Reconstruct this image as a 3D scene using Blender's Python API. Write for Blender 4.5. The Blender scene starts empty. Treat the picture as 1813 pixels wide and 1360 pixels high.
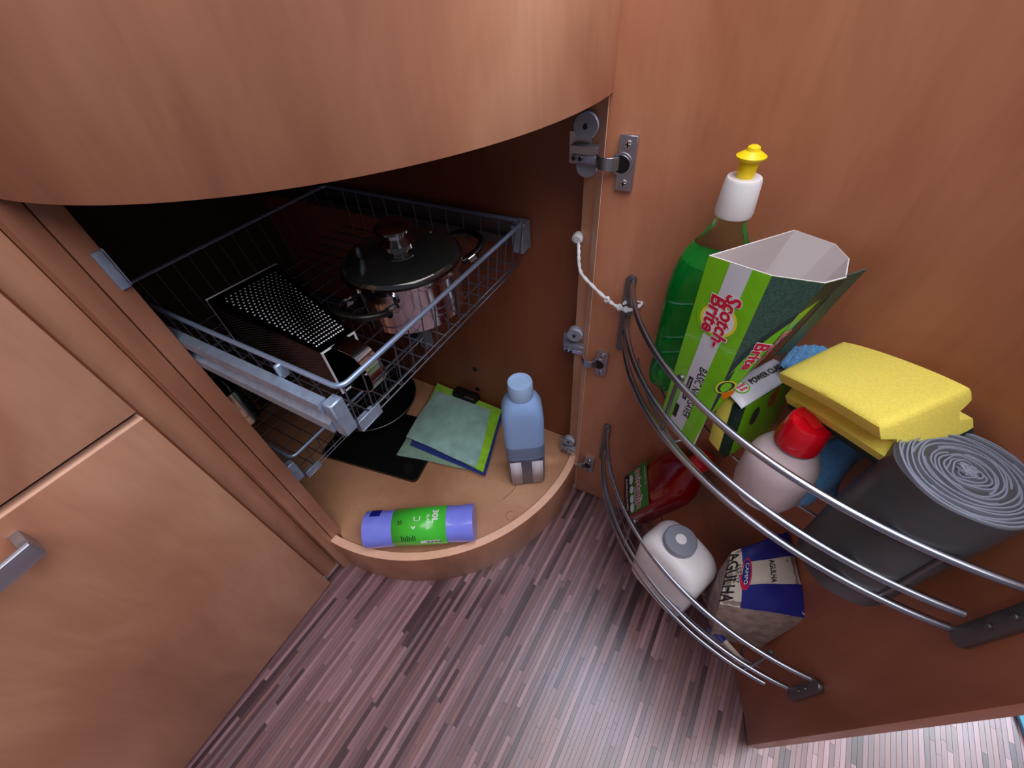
import bpy, bmesh, math, random
from mathutils import Vector, Matrix
PI = math.pi
random.seed(7)
S = bpy.context.scene
COL = S.collection

# ---------------------------------------------------------------- camera, light
cam_data = bpy.data.cameras.new('camera')
cam = bpy.data.objects.new('camera', cam_data); COL.objects.link(cam)
cam_data.sensor_width = 36.0
cam_data.lens = 726.0 / 1813.0 * 36.0
cam_data.clip_start = 0.01
cam.matrix_world = Matrix(((0.4822, 0.6555, -0.5812, 0), (-0.8735, 0.3086, -0.3766, 0),
                           (-0.0676, 0.6892, 0.7214, 1.0), (0, 0, 0, 1)))
S.camera = cam
S.view_settings.view_transform = 'Standard'
S.view_settings.look = 'None'
S.view_settings.gamma = 1.0
S.view_settings.use_curve_mapping = False
S.view_settings.exposure = 0.5

wd = bpy.data.worlds.new('room_light'); S.world = wd; wd.use_nodes = True
bg = wd.node_tree.nodes['Background']
bg.inputs[0].default_value = (0.78, 0.83, 1.0, 1); bg.inputs[1].default_value = 0.14


def area(name, loc, target, sx, sy, power, colour):
    d = bpy.data.lights.new(name, 'AREA'); d.shape = 'RECTANGLE'; d.size = sx; d.size_y = sy
    d.energy = power; d.color = colour
    o = bpy.data.objects.new(name, d); COL.objects.link(o); o.location = loc
    o.rotation_euler = (Vector(target) - Vector(loc)).to_track_quat('-Z', 'Y').to_euler()
    return o


area('roof_hatch_light', (0.46, -0.2, 2.25), (0.46, -0.199, 0), 0.4, 0.9, 6, (0.50, 0.66, 1.0))
area('ceiling_light', (-0.1, -0.75, 2.3), (-0.1, -0.74, 0.0), 1.9, 1.9, 38, (1.0, 0.94, 0.93))
area('far_window_light', (1.5, -1.5, 1.8), (0.4, -0.7, 0), 0.9, 0.8, 34, (0.80, 0.89, 1.0))


# ---------------------------------------------------------------- materials
def srgb(r, g, b):
    f = lambda c: (c / 255 / 12.92) if c / 255 <= 0.04045 else ((c / 255 + 0.055) / 1.055) ** 2.4
    return (f(r), f(g), f(b), 1)


def new_mat(name):
    m = bpy.data.materials.new(name); m.use_nodes = True
    return m, m.node_tree, m.node_tree.nodes['Principled BSDF']


def plain(name, rgb, rough=0.5, metal=0.0, bump=0.0, bscale=200, var=0.0, vscale=30, spec=0.5, trans=0.0, ior=1.45, sheen=0.0, coat=0.0, sss=0.0, stretch=(1, 1, 1)):
    m, t, p = new_mat(name)
    c = srgb(*rgb)
    p.inputs['Base Color'].default_value = c
    p.inputs['Roughness'].default_value = rough
    p.inputs['Metallic'].default_value = metal
    p.inputs['Specular IOR Level'].default_value = spec
    p.inputs['Transmission Weight'].default_value = trans
    p.inputs['IOR'].default_value = ior
    p.inputs['Sheen Weight'].default_value = sheen
    p.inputs['Coat Weight'].default_value = coat
    if sss:
        p.inputs['Subsurface Weight'].default_value = sss
        p.inputs['Subsurface Scale'].default_value = 0.01
    tc = t.nodes.new('ShaderNodeTexCoord'); mp = t.nodes.new('ShaderNodeMapping')
    mp.inputs['Scale'].default_value = stretch
    t.links.new(tc.outputs['Object'], mp.inputs['Vector'])
    if var:
        n = t.nodes.new('ShaderNodeTexNoise'); n.inputs['Scale'].default_value = vscale; n.inputs['Detail'].default_value = 6
        t.links.new(mp.outputs[0], n.inputs['Vector'])
        r = t.nodes.new('ShaderNodeValToRGB')
        r.color_ramp.elements[0].position = 0.3; r.color_ramp.elements[1].position = 0.7
        r.color_ramp.elements[0].color = tuple(max(0, x * (1 - var)) for x in c[:3]) + (1,)
        r.color_ramp.elements[1].color = tuple(min(1, x * (1 + var)) for x in c[:3]) + (1,)
        t.links.new(n.outputs['Fac'], r.inputs[0]); t.links.new(r.outputs[0], p.inputs['Base Color'])
    if bump:
        n = t.nodes.new('ShaderNodeTexNoise'); n.inputs['Scale'].default_value = bscale; n.inputs['Detail'].default_value = 4
        t.links.new(mp.outputs[0], n.inputs['Vector'])
        b = t.nodes.new('ShaderNodeBump'); b.inputs['Strength'].default_value = bump; b.inputs['Distance'].default_value = 0.002
        t.links.new(n.outputs['Fac'], b.inputs['Height']); t.links.new(b.outputs[0], p.inputs['Normal'])
    return m


def wood(name, dark, mid, light, rough=0.38):
    m, t, p = new_mat(name)
    tc = t.nodes.new('ShaderNodeTexCoord')
    w = t.nodes.new('ShaderNodeTexNoise'); w.inputs['Scale'].default_value = 2.2; w.inputs['Detail'].default_value = 2
    t.links.new(tc.outputs['Object'], w.inputs['Vector'])
    mix = t.nodes.new('ShaderNodeMix'); mix.data_type = 'VECTOR'; mix.inputs['Factor'].default_value = 0.24
    t.links.new(tc.outputs['Object'], mix.inputs['A']); t.links.new(w.outputs['Color'], mix.inputs['B'])
    mp = t.nodes.new('ShaderNodeMapping'); mp.inputs['Scale'].default_value = (5.5, 5.5, 1.0)
    t.links.new(mix.outputs['Result'], mp.inputs['Vector'])
    n = t.nodes.new('ShaderNodeTexNoise'); n.inputs['Scale'].default_value = 1.0; n.inputs['Detail'].default_value = 5; n.inputs['Roughness'].default_value = 0.55
    t.links.new(mp.outputs[0], n.inputs['Vector'])
    r = t.nodes.new('ShaderNodeValToRGB')
    e = r.color_ramp.elements
    e[0].position = 0.34; e[0].color = srgb(*dark)
    e[1].position = 0.66; e[1].color = srgb(*light)
    k = e.new(0.5); k.color = srgb(*mid)
    t.links.new(n.outputs['Fac'], r.inputs[0])
    mp2 = t.nodes.new('ShaderNodeMapping'); mp2.inputs['Scale'].default_value = (150, 150, 12)
    t.links.new(tc.outputs['Object'], mp2.inputs['Vector'])
    f = t.nodes.new('ShaderNodeTexNoise'); f.inputs['Scale'].default_value = 1.0; f.inputs['Detail'].default_value = 3
    t.links.new(mp2.outputs[0], f.inputs['Vector'])
    r2 = t.nodes.new('ShaderNodeValToRGB')
    r2.color_ramp.elements[0].position = 0.25; r2.color_ramp.elements[0].color = (0.84, 0.81, 0.80, 1)
    r2.color_ramp.elements[1].position = 0.6; r2.color_ramp.elements[1].color = (1, 1, 1, 1)
    t.links.new(f.outputs['Fac'], r2.inputs[0])
    mu = t.nodes.new('ShaderNodeMix'); mu.data_type = 'RGBA'; mu.blend_type = 'MULTIPLY'; mu.inputs['Factor'].default_value = 0.4
    t.links.new(r.outputs[0], mu.inputs['A']); t.links.new(r2.outputs[0], mu.inputs['B'])
    t.links.new(mu.outputs['Result'], p.inputs['Base Color'])
    p.inputs['Roughness'].default_value = rough
    b = t.nodes.new('ShaderNodeBump'); b.inputs['Strength'].default_value = 0.06; b.inputs['Distance'].default_value = 0.001
    t.links.new(f.outputs['Fac'], b.inputs['Height']); t.links.new(b.outputs[0], p.inputs['Normal'])
    return m


M = {}
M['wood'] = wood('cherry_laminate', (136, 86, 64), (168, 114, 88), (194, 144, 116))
M['wood_door'] = wood('cherry_laminate_door', (140, 80, 54), (170, 106, 76), (194, 132, 100))
M['rim'] = plain('plated_rim_wire', (150, 170, 204), 0.35, 0.6)
M['back'] = plain('shade_toned_back_board', (56, 32, 24), 0.7, 0, 0.1, 60, 0.15, 20)  # deep cupboard shade put into the back board's colour
M['wood_shaded'] = wood('cherry_laminate_shaded', (112, 60, 40), (128, 70, 46), (144, 82, 54), 0.5)  # darker copy of the laminate, interior shade painted into its tones
M['edge'] = wood('pale_edge_band', (226, 172, 142), (238, 188, 160), (246, 200, 174), 0.45)
M['shelf'] = wood('pale_shelf_board', (164, 114, 84), (184, 134, 102), (200, 152, 118), 0.5)
M['chrome'] = plain('polished_steel', (205, 205, 210), 0.12, 1.0)
M['dull_wire'] = plain('dull_wire_steel', (112, 114, 128), 0.45, 0.9)
M['tooth'] = plain('grater_glint_steel', (225, 228, 238), 0.35, 0.35)  # whitish, barely metallic: reflected light painted onto grater teeth and rims
M['steel'] = plain('wire_steel', (172, 176, 190), 0.3, 1.0)
M['zinc'] = plain('zinc_plate', (168, 186, 212), 0.5, 0.7, 0.3, 300, 0.15, 60)
M['grey_metal'] = plain('grey_coated_metal', (120, 118, 122), 0.42, 0.85, 0.15, 400)
M['brushed'] = plain('brushed_aluminium', (170, 172, 182), 0.32, 0.9)
M['black'] = plain('black_plastic', (16, 16, 17), 0.35, 0.0, 0.1, 300)
M['black_matt'] = plain('black_coating', (14, 14, 15), 0.5)
M['white'] = plain('white_plastic', (232, 232, 236), 0.35, 0.0, sss=0.05)
M['offwhite'] = plain('cloudy_white_plastic', (236, 233, 238), 0.4, 0.0, 0.0, sss=0.1)
M['grey_cap'] = plain('grey_cap_plastic', (138, 142, 158), 0.45)
M['yellow'] = plain('yellow_plastic', (244, 214, 20), 0.35)
M['red'] = plain('red_plastic', (214, 12, 34), 0.22, coat=0.4)
M['card'] = plain('greyboard', (212, 204, 204), 0.8)
M['green'] = plain('lime_print', (120, 200, 20), 0.3, coat=0.3)
M['green_dark'] = plain('dark_green_print', (40, 120, 40), 0.3)
M['silver'] = plain('silver_print', (212, 216, 228), 0.35)
M['ink'] = plain('black_print', (24, 24, 30), 0.5)
M['ink_red'] = plain('magenta_red_print', (206, 24, 62), 0.4)
M['ink_white'] = plain('white_print', (238, 238, 240), 0.5)
M['ink_blue'] = plain('navy_print', (26, 36, 130), 0.35, coat=0.3)
M['ink_yellow'] = plain('yellow_print', (240, 226, 60), 0.4)
M['orange'] = plain('orange_print', (240, 130, 20), 0.4)
M['pad'] = plain('scouring_fibre', (28, 52, 44), 0.95, 0, 1.0, 700, 0.5, 500)
M['pad_print'] = plain('printed_scouring_pad', (58, 88, 80), 0.4, 0, 0.0, 700, 0.4, 500)
M['pad_dark'] = plain('dark_print', (44, 58, 62), 0.4)
M['foam'] = plain('yellow_foam', (246, 226, 100), 0.95, 0, 0.28, 900, 0.07, 500, sss=0.3)
M['blue_cloth'] = plain('blue_cloth', (110, 176, 236), 0.9, 0, 1.0, 260, 0.12, 200, sheen=0.4)
M['bag_grey'] = plain('grey_bag_plastic', (74, 74, 78), 0.42, 0, 0.25, 60, 0.12, 40)
M['bag_edge'] = plain('grey_bag_edges', (126, 132, 146), 0.5)
M['lilac'] = plain('lilac_bag_plastic', (128, 138, 246), 0.28, 0, 0.3, 90, 0.05, 40, coat=0.4)
M['lime_label'] = plain('green_roll_label', (74, 206, 60), 0.28, coat=0.4)
M['aqua'] = plain('aqua_microfibre', (150, 192, 184), 0.95, 0, 1.0, 400, 0.2, 30, sheen=0.5)
M['aqua2'] = plain('grey_green_microfibre', (134, 168, 148), 0.95, 0, 1.0, 400, 0.15, 60, sheen=0.5)
M['lime_cloth'] = plain('lime_microfibre', (150, 214, 40), 0.95, 0, 1.0, 400, 0.15, 60, sheen=0.3)
M['navy_cloth'] = plain('blue_microfibre', (26, 48, 128), 0.95, 0, 1.0, 400, 0.15, 60, sheen=0.3)
M['bluebottle'] = plain('pale_blue_plastic', (150, 184, 234), 0.35, 0, sss=0.15)
M['bluecap'] = plain('light_blue_cap', (166, 196, 236), 0.4, sss=0.1)
M['bb_liquid'] = plain('grey_blue_lower', (72, 82, 108), 0.3, coat=0.3)
M['bb_mid'] = plain('grey_blue_liquid_band', (112, 136, 172), 0.35)
M['pale_label'] = plain('pale_label_paper', (206, 200, 210), 0.5)
M['redliq'] = plain('red_cleaner_plastic', (124, 6, 14), 0.18, coat=0.4)
M['paper'] = plain('paper_bag', (206, 198, 186), 0.75, 0, 0.4, 60, 0.08, 40)
M['kraft'] = plain('grey_brown_bag_side', (146, 128, 120), 0.7, 0, 0.5, 60, 0.35, 60)
M['cord'] = plain('white_cord', (214, 214, 220), 0.85, 0, 0.6, 900)
M['teal'] = plain('teal_mat', (84, 150, 176), 0.7, 0, 0.3, 200)
M['liquid_haze'] = plain('milky_bottle', (218, 200, 204), 0.32, sss=0.25, var=0.1, vscale=30)
M['glassy'] = plain('clear_plastic', (250, 252, 250), 0.04, trans=1.0, ior=1.2)
M['green_liquid'] = plain('green_detergent', (0, 120, 44), 0.08, trans=0.0, coat=0.6)
m, t, p = new_mat('green_detergent_liquid')
p.inputs['Base Color'].default_value = srgb(10, 190, 70); p.inputs['Transmission Weight'].default_value = 0.55
p.inputs['Roughness'].default_value = 0.12; p.inputs['IOR'].default_value = 1.1; p.inputs['Coat Weight'].default_value = 0.5
M['green_liquid'] = m
m, t, p = new_mat('smoked_glass_lid')
p.inputs['Base Color'].default_value = srgb(60, 66, 66); p.inputs['Transmission Weight'].default_value = 0.6
p.inputs['Roughness'].default_value = 0.05; p.inputs['Coat Weight'].default_value = 1.0; p.inputs['Coat Roughness'].default_value = 0.02
M['lid_glass'] = m
# floor strips: tone per strip comes from a colour attribute, grain is procedural
m, t, p = new_mat('strip_floor')
at_ = t.nodes.new('ShaderNodeAttribute'); at_.attribute_name = 'tone'
tc = t.nodes.new('ShaderNodeTexCoord'); mp = t.nodes.new('ShaderNodeMapping'); mp.inputs['Scale'].default_value = (14, 160, 10)
t.links.new(tc.outputs['Object'], mp.inputs['Vector'])
n = t.nodes.new('ShaderNodeTexNoise'); n.inputs['Scale'].default_value = 1; n.inputs['Detail'].default_value = 4
t.links.new(mp.outputs[0], n.inputs['Vector'])
r = t.nodes.new('ShaderNodeValToRGB'); r.color_ramp.elements[0].position = 0.3; r.color_ramp.elements[0].color = (0.86, 0.84, 0.85, 1)
r.color_ramp.elements[1].position = 0.65; r.color_ramp.elements[1].color = (1.06, 1.06, 1.06, 1)
t.links.new(n.outputs['Fac'], r.inputs[0])
mu = t.nodes.new('ShaderNodeMix'); mu.data_type = 'RGBA'; mu.blend_type = 'MULTIPLY'; mu.inputs['Factor'].default_value = 1.0
t.links.new(at_.outputs['Color'], mu.inputs['A']); t.links.new(r.outputs[0], mu.inputs['B'])
t.links.new(mu.outputs['Result'], p.inputs['Base Color'])
p.inputs['Roughness'].default_value = 0.3; p.inputs['Specular IOR Level'].default_value = 0.75
b = t.nodes.new('ShaderNodeBump'); b.inputs['Strength'].default_value = 0.12; b.inputs['Distance'].default_value = 0.001
t.links.new(n.outputs['Fac'], b.inputs['Height']); t.links.new(b.outputs[0], p.inputs['Normal'])
M['floor'] = m
M['groove'] = plain('floor_groove', (70, 48, 52), 0.6)


# ---------------------------------------------------------------- mesh helpers
def V3(*a): return Vector(a)


def thing(name, label, cat, loc=(0, 0, 0), group=None):
    o = bpy.data.objects.new(name, None); COL.objects.link(o); o.empty_display_size = 0.02
    o.location = loc; tag(o, label, cat, group)
    return o


def tag(o, label=None, cat=None, group=None, kind=None):
    if label: o['label'] = label
    if cat: o['category'] = cat
    if group: o['group'] = group
    if kind: o['kind'] = kind
    return o


def origin_of(o):
    v = Vector((0, 0, 0))
    while o is not None:
        v = v + o.location; o = o.parent
    return v


class MB:
    def __init__(s): s.v = []; s.f = []; s.m = []; s.tone = []
    def add(s, vs, fs, mi=0, tone=None):
        o = len(s.v); s.v += [Vector(x) for x in vs]
        for f in fs: s.f.append([i + o for i in f]); s.m.append(mi); s.tone.append(tone)
        return s
    def box(s, x0, x1, y0, y1, z0, z1, mi=0, fr=None, tone=None):
        vs = [Vector((x, y, z)) for z in (z0, z1) for y in (y0, y1) for x in (x0, x1)]
        if fr: vs = [fr(v) for v in vs]
        return s.add(vs, [(0, 2, 3, 1), (4, 5, 7, 6), (0, 1, 5, 4), (2, 6, 7, 3), (0, 4, 6, 2), (1, 3, 7, 5)], mi, tone)
    def tube(s, pts, r, n=8, mi=0, closed=False, cap=True):
        pts = [Vector(p) for p in pts]; N = len(pts); vs = []; up = None
        for i, p in enumerate(pts):
            a = pts[(i - 1) % N] if (closed or i > 0) else p
            b_ = pts[(i + 1) % N] if (closed or i < N - 1) else p
            d = (b_ - a).normalized()
            if up is None: up = d.orthogonal().normalized()
            up = (up - d * up.dot(d)).normalized(); w = d.cross(up)
            rr = r[i] if isinstance(r, (list, tuple)) else r
            for k in range(n):
                q = 2 * PI * k / n; vs.append(p + up * (math.cos(q) * rr) + w * (math.sin(q) * rr))
        fs = []
        for i in range(N if closed else N - 1):
            j = (i + 1) % N
            for k in range(n): fs.append((i * n + k, i * n + (k + 1) % n, j * n + (k + 1) % n, j * n + k))
        if not closed and cap: fs += [tuple(range(n))[::-1], tuple((N - 1) * n + k for k in range(n))]
        return s.add(vs, fs, mi)
    def loft(s, secs, n=40, mi=0, caps=(True, True), fr=None):
        """secs: (z, rx, ry, exponent, cx, cy)"""
        vs = []
        for sc in secs:
            z, rx, ry = sc[:3]; e = sc[3] if len(sc) > 3 else 2; cx = sc[4] if len(sc) > 4 else 0; cy = sc[5] if len(sc) > 5 else 0
            for k in range(n):
                q = 2 * PI * k / n; c, sn = math.cos(q), math.sin(q)
                v = Vector((cx + rx * math.copysign(abs(c) ** (2 / e), c), cy + ry * math.copysign(abs(sn) ** (2 / e), sn), z))
                vs.append(fr(v) if fr else v)
        fs = []
        for i in range(len(secs) - 1):
            for k in range(n): fs.append((i * n + k, i * n + (k + 1) % n, (i + 1) * n + (k + 1) % n, (i + 1) * n + k))
        if caps[0]: fs.append(tuple(range(n))[::-1])
        if caps[1]: fs.append(tuple((len(secs) - 1) * n + k for k in range(n)))
        return s.add(vs, fs, mi)
    def prism(s, poly, z0, z1, mi=0, fr=None):
        n = len(poly); vs = [Vector((x, y, z0)) for x, y in poly] + [Vector((x, y, z1)) for x, y in poly]
        if fr: vs = [fr(v) for v in vs]
        return s.add(vs, [tuple(range(n))[::-1], tuple(range(n, 2 * n))] + [(i, (i + 1) % n, n + (i + 1) % n, n + i) for i in range(n)], mi)
    def arcwall(s, c, r0, r1, a0, a1, z0, z1, n=40, a0o=None, a1o=None, mi=0):
        a0o = a0 if a0o is None else a0o; a1o = a1 if a1o is None else a1o; vs = []
        for i in range(n + 1):
            t = i / n; ai = math.radians(a0 + (a1 - a0) * t); ao = math.radians(a0o + (a1o - a0o) * t)
            pi_ = (c[0] + r0 * math.cos(ai), c[1] + r0 * math.sin(ai)); po = (c[0] + r1 * math.cos(ao), c[1] + r1 * math.sin(ao))
            vs += [(pi_[0], pi_[1], z0), (po[0], po[1], z0), (po[0], po[1], z1), (pi_[0], pi_[1], z1)]
        fs = []
        for i in range(n):
            a, b_ = 4 * i, 4 * i + 4
            for k in range(4): fs.append((a + k, a + (k + 1) % 4, b_ + (k + 1) % 4, b_ + k))
        fs += [(3, 2, 1, 0), (4 * n, 4 * n + 1, 4 * n + 2, 4 * n + 3)]
        return s.add(vs, fs, mi)
    def grid(s, fn, nu, nv, mi=0):
        vs = [Vector(fn(i / nu, j / nv)) for j in range(nv + 1) for i in range(nu + 1)]
        fs = [(j * (nu + 1) + i, j * (nu + 1) + i + 1, (j + 1) * (nu + 1) + i + 1, (j + 1) * (nu + 1) + i) for j in range(nv) for i in range(nu)]
        return s.add(vs, fs, mi)
    def build(s, name, mats, parent=None, smooth=True, bevel=0, seg=2, label=None, subd=0, solid=0, kind=None):
        me = bpy.data.meshes.new(name)
        og = origin_of(parent) if parent else Vector((0, 0, 0))
        me.from_pydata([tuple(v - og) for v in s.v], [], s.f)
        for x in (mats if isinstance(mats, (list, tuple)) else [mats]): me.materials.append(M[x] if isinstance(x, str) else x)
        for i, mi in enumerate(s.m): me.polygons[i].material_index = mi
        if any(x is not None for x in s.tone):
            ca = me.color_attributes.new('tone', 'FLOAT_COLOR', 'CORNER')
            for pi_, pl in enumerate(me.polygons):
                for li in pl.loop_indices: ca.data[li].color = s.tone[pi_]
        bm = bmesh.new(); bm.from_mesh(me)
        bmesh.ops.recalc_face_normals(bm, faces=bm.faces)
        if bevel:
            es = [e for e in bm.edges if len(e.link_faces) == 2 and e.calc_face_angle(0) > 0.6]
            bmesh.ops.bevel(bm, geom=es, offset=bevel, segments=seg, profile=0.6, affect='EDGES', clamp_overlap=True)
        bm.to_mesh(me); bm.free()
        if smooth:
            for pl in me.polygons: pl.use_smooth = True
            me.set_sharp_from_angle(angle=math.radians(38))
        o = bpy.data.objects.new(name, me); COL.objects.link(o)
        if parent: o.parent = parent
        if solid:
            k = o.modifiers.new('solid', 'SOLIDIFY'); k.thickness = solid; k.offset = -1
        if subd:
            k = o.modifiers.new('sub', 'SUBSURF'); k.levels = subd; k.render_levels = subd
        if label: o['label'] = label
        if kind: o['kind'] = kind
        return o


_tc = {}
def text_faces(string, bold=0.0):
    key = (string, bold)
    if key in _tc: return _tc[key]
    cu = bpy.data.curves.new('t', 'FONT'); cu.body = string; cu.size = 1; cu.offset = bold; cu.resolution_u = 3
    cu.align_x = 'CENTER'; cu.align_y = 'CENTER'; cu.space_line = 0.8
    ob = bpy.data.objects.new('t', cu); COL.objects.link(ob)
    bpy.context.view_layer.update()
    me = ob.evaluated_get(bpy.context.evaluated_depsgraph_get()).to_mesh()
    vs = [v.co.copy() for v in me.vertices]; fs = [tuple(p.vertices) for p in me.polygons]
    bpy.data.objects.remove(ob); bpy.data.curves.remove(cu)
    _tc[key] = (vs, fs); return _tc[key]


def text(mb, string, o, u, v, w=None, h=None, bold=0.02, mi=0, fn=None, slant=0.0):
    """lettering centred on o, running along unit vector u with letter tops towards v; w = overall width, h = overall height"""
    vs, fs = text_faces(string, bold)
    x0 = min(a.x for a in vs); x1 = max(a.x for a in vs); y0 = min(a.y for a in vs); y1 = max(a.y for a in vs)
    sx = w / (x1 - x0) if w else None; sy = h / (y1 - y0) if h else None
    sx = sx or sy; sy = sy or sx
    out = []
    for a in vs:
        X = (a.x - (x0 + x1) / 2) * sx; Y = (a.y - (y0 + y1) / 2) * sy; X += Y * slant
        out.append(fn(X, Y) if fn else Vector(o) + Vector(u) * X + Vector(v) * Y)
    mb.add(out, fs, mi)


def frame(o, x, y, z):
    o, x, y, z = Vector(o), Vector(x), Vector(y), Vector(z)
    return lambda v: o + x * v[0] + y * v[1] + z * v[2]


def smooth_path(pts, k=6):
    pts = [Vector(p) for p in pts]; out = []
    for i in range(len(pts) - 1):
        p0 = pts[max(i - 1, 0)]; p1 = pts[i]; p2 = pts[i + 1]; p3 = pts[min(i + 2, len(pts) - 1)]
        for j in range(k):
            t = j / k
            out.append(0.5 * ((2 * p1) + (p2 - p0) * t + (2 * p0 - 5 * p1 + 4 * p2 - p3) * t * t + (3 * p1 - p0 - 3 * p2 + p3) * t ** 3))
    out.append(pts[-1]); return out


def circle3(a, b, c):
    ax, ay = a; bx, by = b; cx, cy = c
    d = 2 * (ax * (by - cy) + bx * (cy - ay) + cx * (ay - by))
    ux = ((ax * ax + ay * ay) * (by - cy) + (bx * bx + by * by) * (cy - ay) + (cx * cx + cy * cy) * (ay - by)) / d
    uy = ((ax * ax + ay * ay) * (cx - bx) + (bx * bx + by * by) * (ax - cx) + (cx * cx + cy * cy) * (bx - ax)) / d
    return (ux, uy), math.hypot(ax - ux, ay - uy)


CC = (0.518, 0.598)      # centre of the rounded corner cabinet
DC = (0.1153, 0.1246)    # centre of curvature of the opened door

# ---------------------------------------------------------------- floor
fl = MB(); fl.box(-1.3, 1.3, -1.5, 0.6, -0.03, -0.0006)
floor = fl.build('floor', 'groove', smooth=False); tag(floor, kind='structure')
tones = [(152, 118, 114), (140, 106, 103), (132, 100, 97), (122, 91, 89), (116, 86, 84), (108, 79, 77), (98, 71, 70), (82, 58, 58), (66, 46, 48), (130, 94, 86), (118, 85, 78), (120, 95, 95)]
strips = []
rot = math.radians(-2.5); cr, sr = math.cos(rot), math.sin(rot)
row = 0; y = -1.45
wdt = 0.0080
while y < 0.66:
    x = -1.25 - random.random() * 0.3
    while x < 1.25:
        L = random.choice([0.07, 0.11, 0.15, 0.2, 0.25, 0.32]) * random.uniform(0.85, 1.15)
        strips.append((x, min(x + L, 1.28), y, y + wdt, random.choice(tones)))
        x += L
    y += wdt


def rotf(v): return Vector((v[0] * cr - v[1] * sr, v[0] * sr + v[1] * cr, v[2]))


def seen(s):
    c = rotf(((s[0] + s[1]) / 2, (s[2] + s[3]) / 2, 0))
    if c.y > 0.62 or c.y < -1.4: return 9
    inside = (c.x - CC[0]) ** 2 + (c.y - CC[1]) ** 2 < 0.40 ** 2 or c.y > 0.585 or c.x > 0.62
    return (5 if inside else 0) + math.hypot(c.x - 0.15, c.y - 0.05)


strips.sort(key=seen)
rest = MB()
for i, s_ in enumerate(strips):
    c = srgb(s_[4][0] * 0.99, s_[4][1] * 0.99, min(255, s_[4][2] * 1.07)); g = 0.00025
    if seen(s_) >= 9: continue
    if i < 300:
        b = MB(); b.box(s_[0] + g, s_[1] - g, s_[2] + g, s_[3] - g, -0.0006, 0.0, 0, rotf, c)
        b.build('floor_strip', 'floor', floor, smooth=False)
    else:
        rest.box(s_[0] + g, s_[1] - g, s_[2] + g, s_[3] - g, -0.0006, 0.0, 0, rotf, c)
rest.build('floor_strips', 'floor', floor, smooth=False, kind='stuff')

# teal mat edge at far lower right
mt = MB(); mt.prism([(0.455, -0.696), (0.9, -0.62), (0.9, -1.1), (0.35, -1.1), (0.35, -0.713)], 0.0, 0.009)
mt = mt.build('floor_mat', 'teal', bevel=0.003); tag(mt, 'teal floor mat whose corner shows beyond the open door', 'mat')

# ---------------------------------------------------------------- drawer cabinet on the left
dc = thing('drawer_cabinet', 'cherry wood drawer cabinet left of the corner cupboard', 'cabinet', (-0.6, 0.6, 0))
b = MB(); b.box(-1.1, 0.052, 0.606, 1.1, 0.03, 1.05); b.build('carcass', 'wood_shaded', dc, smooth=False)
b = MB(); b.box(-1.1, 0.048, 0.6045, 0.6062, 0.615, 0.655); b.build('gap_shadow_strip', 'black_matt', dc, smooth=False)
b = MB(); b.box(-1.1, 0.085, 0.625, 0.64, 0.0, 0.06); b.build('kick_board', 'black_matt', dc, smooth=False)
b = MB(); b.box(0.052, 0.088, 0.618, 0.9, 0.0, 1.05); b.build('filler_panel', 'wood', dc, bevel=0.0008)
for z0, z1 in ((0.016, 0.628), (0.640, 1.04)):
    b = MB(); b.box(-1.1, 0.048, 0.588, 0.6055, z0, z1)
    d = b.build('drawer_front', 'wood', dc, bevel=0.0012, seg=2)
    b = MB(); b.box(-1.1, 0.048, 0.5882, 0.6053, z1 - 0.0004, z1 + 0.0006); b.build('edge_band', 'edge', d, smooth=False)
    zc = z1 - 0.028 if z0 < 0.1 else z1 - 0.04
    if z0 < 0.1:
        h = MB()
        # bowed bar handle with two feet
        pts = [(-0.105 - 0.032 * i, 0.556 - 0.006 * math.sin(PI * i / 5), 0.595) for i in range(6)]
        secs = []
        vs = []
        for (x, yy, z) in pts:
            vs += [(x, yy, z - 0.012), (x, yy + 0.005, z - 0.014), (x, yy + 0.005, z + 0.012), (x, yy, z + 0.010)]
        fs = [(4 * i + k, 4 * i + (k + 1) % 4, 4 * i + 4 + (k + 1) % 4, 4 * i + 4 + k) for i in range(5) for k in range(4)] + [(3, 2, 1, 0), (20, 21, 22, 23)]
        h.add(vs, fs)
        for x in (-0.108, -0.262): h.box(x - 0.006, x + 0.004, 0.559, 0.5885, 0.585, 0.606)
        h.build('handle', 'brushed', d, bevel=0.0016, label='brushed metal bar handle')

# ---------------------------------------------------------------- rounded corner cabinet
cc = thing('corner_cabinet', 'open cherry wood corner cupboard with rounded front', 'cabinet', (CC[0], CC[1], 0))
b = MB(); b.box(0.089, 0.111, 0.588, 1.1, 0.0, 1.05); b.build('side_panel', 'wood', cc, bevel=0.0008)
b = MB(); b.box(0.1125, 0.136, 0.588, 1.1, 0.0, 1.05); b.build('side_panel', 'wood', cc, bevel=0.0008)
b = MB(); b.box(0.603, 0.62, 0.216, 1.1, 0.0, 1.05); b.build('inner_wall', 'wood_shaded', cc, smooth=False)
b = MB(); b.box(0.565, 0.62, 0.190, 0.2150, 0.0, 1.05); b.build('hinge_stile', 'wood', cc, bevel=0.0008)
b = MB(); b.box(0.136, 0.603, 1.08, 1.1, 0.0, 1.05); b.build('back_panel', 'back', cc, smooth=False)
b = MB(); b.arcwall(CC, 0.396, 0.412, 181.0, 276.5, 0.0, 0.127, 60); b.build('curved_plinth', ['wood'], cc, bevel=0.0006)
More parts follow.
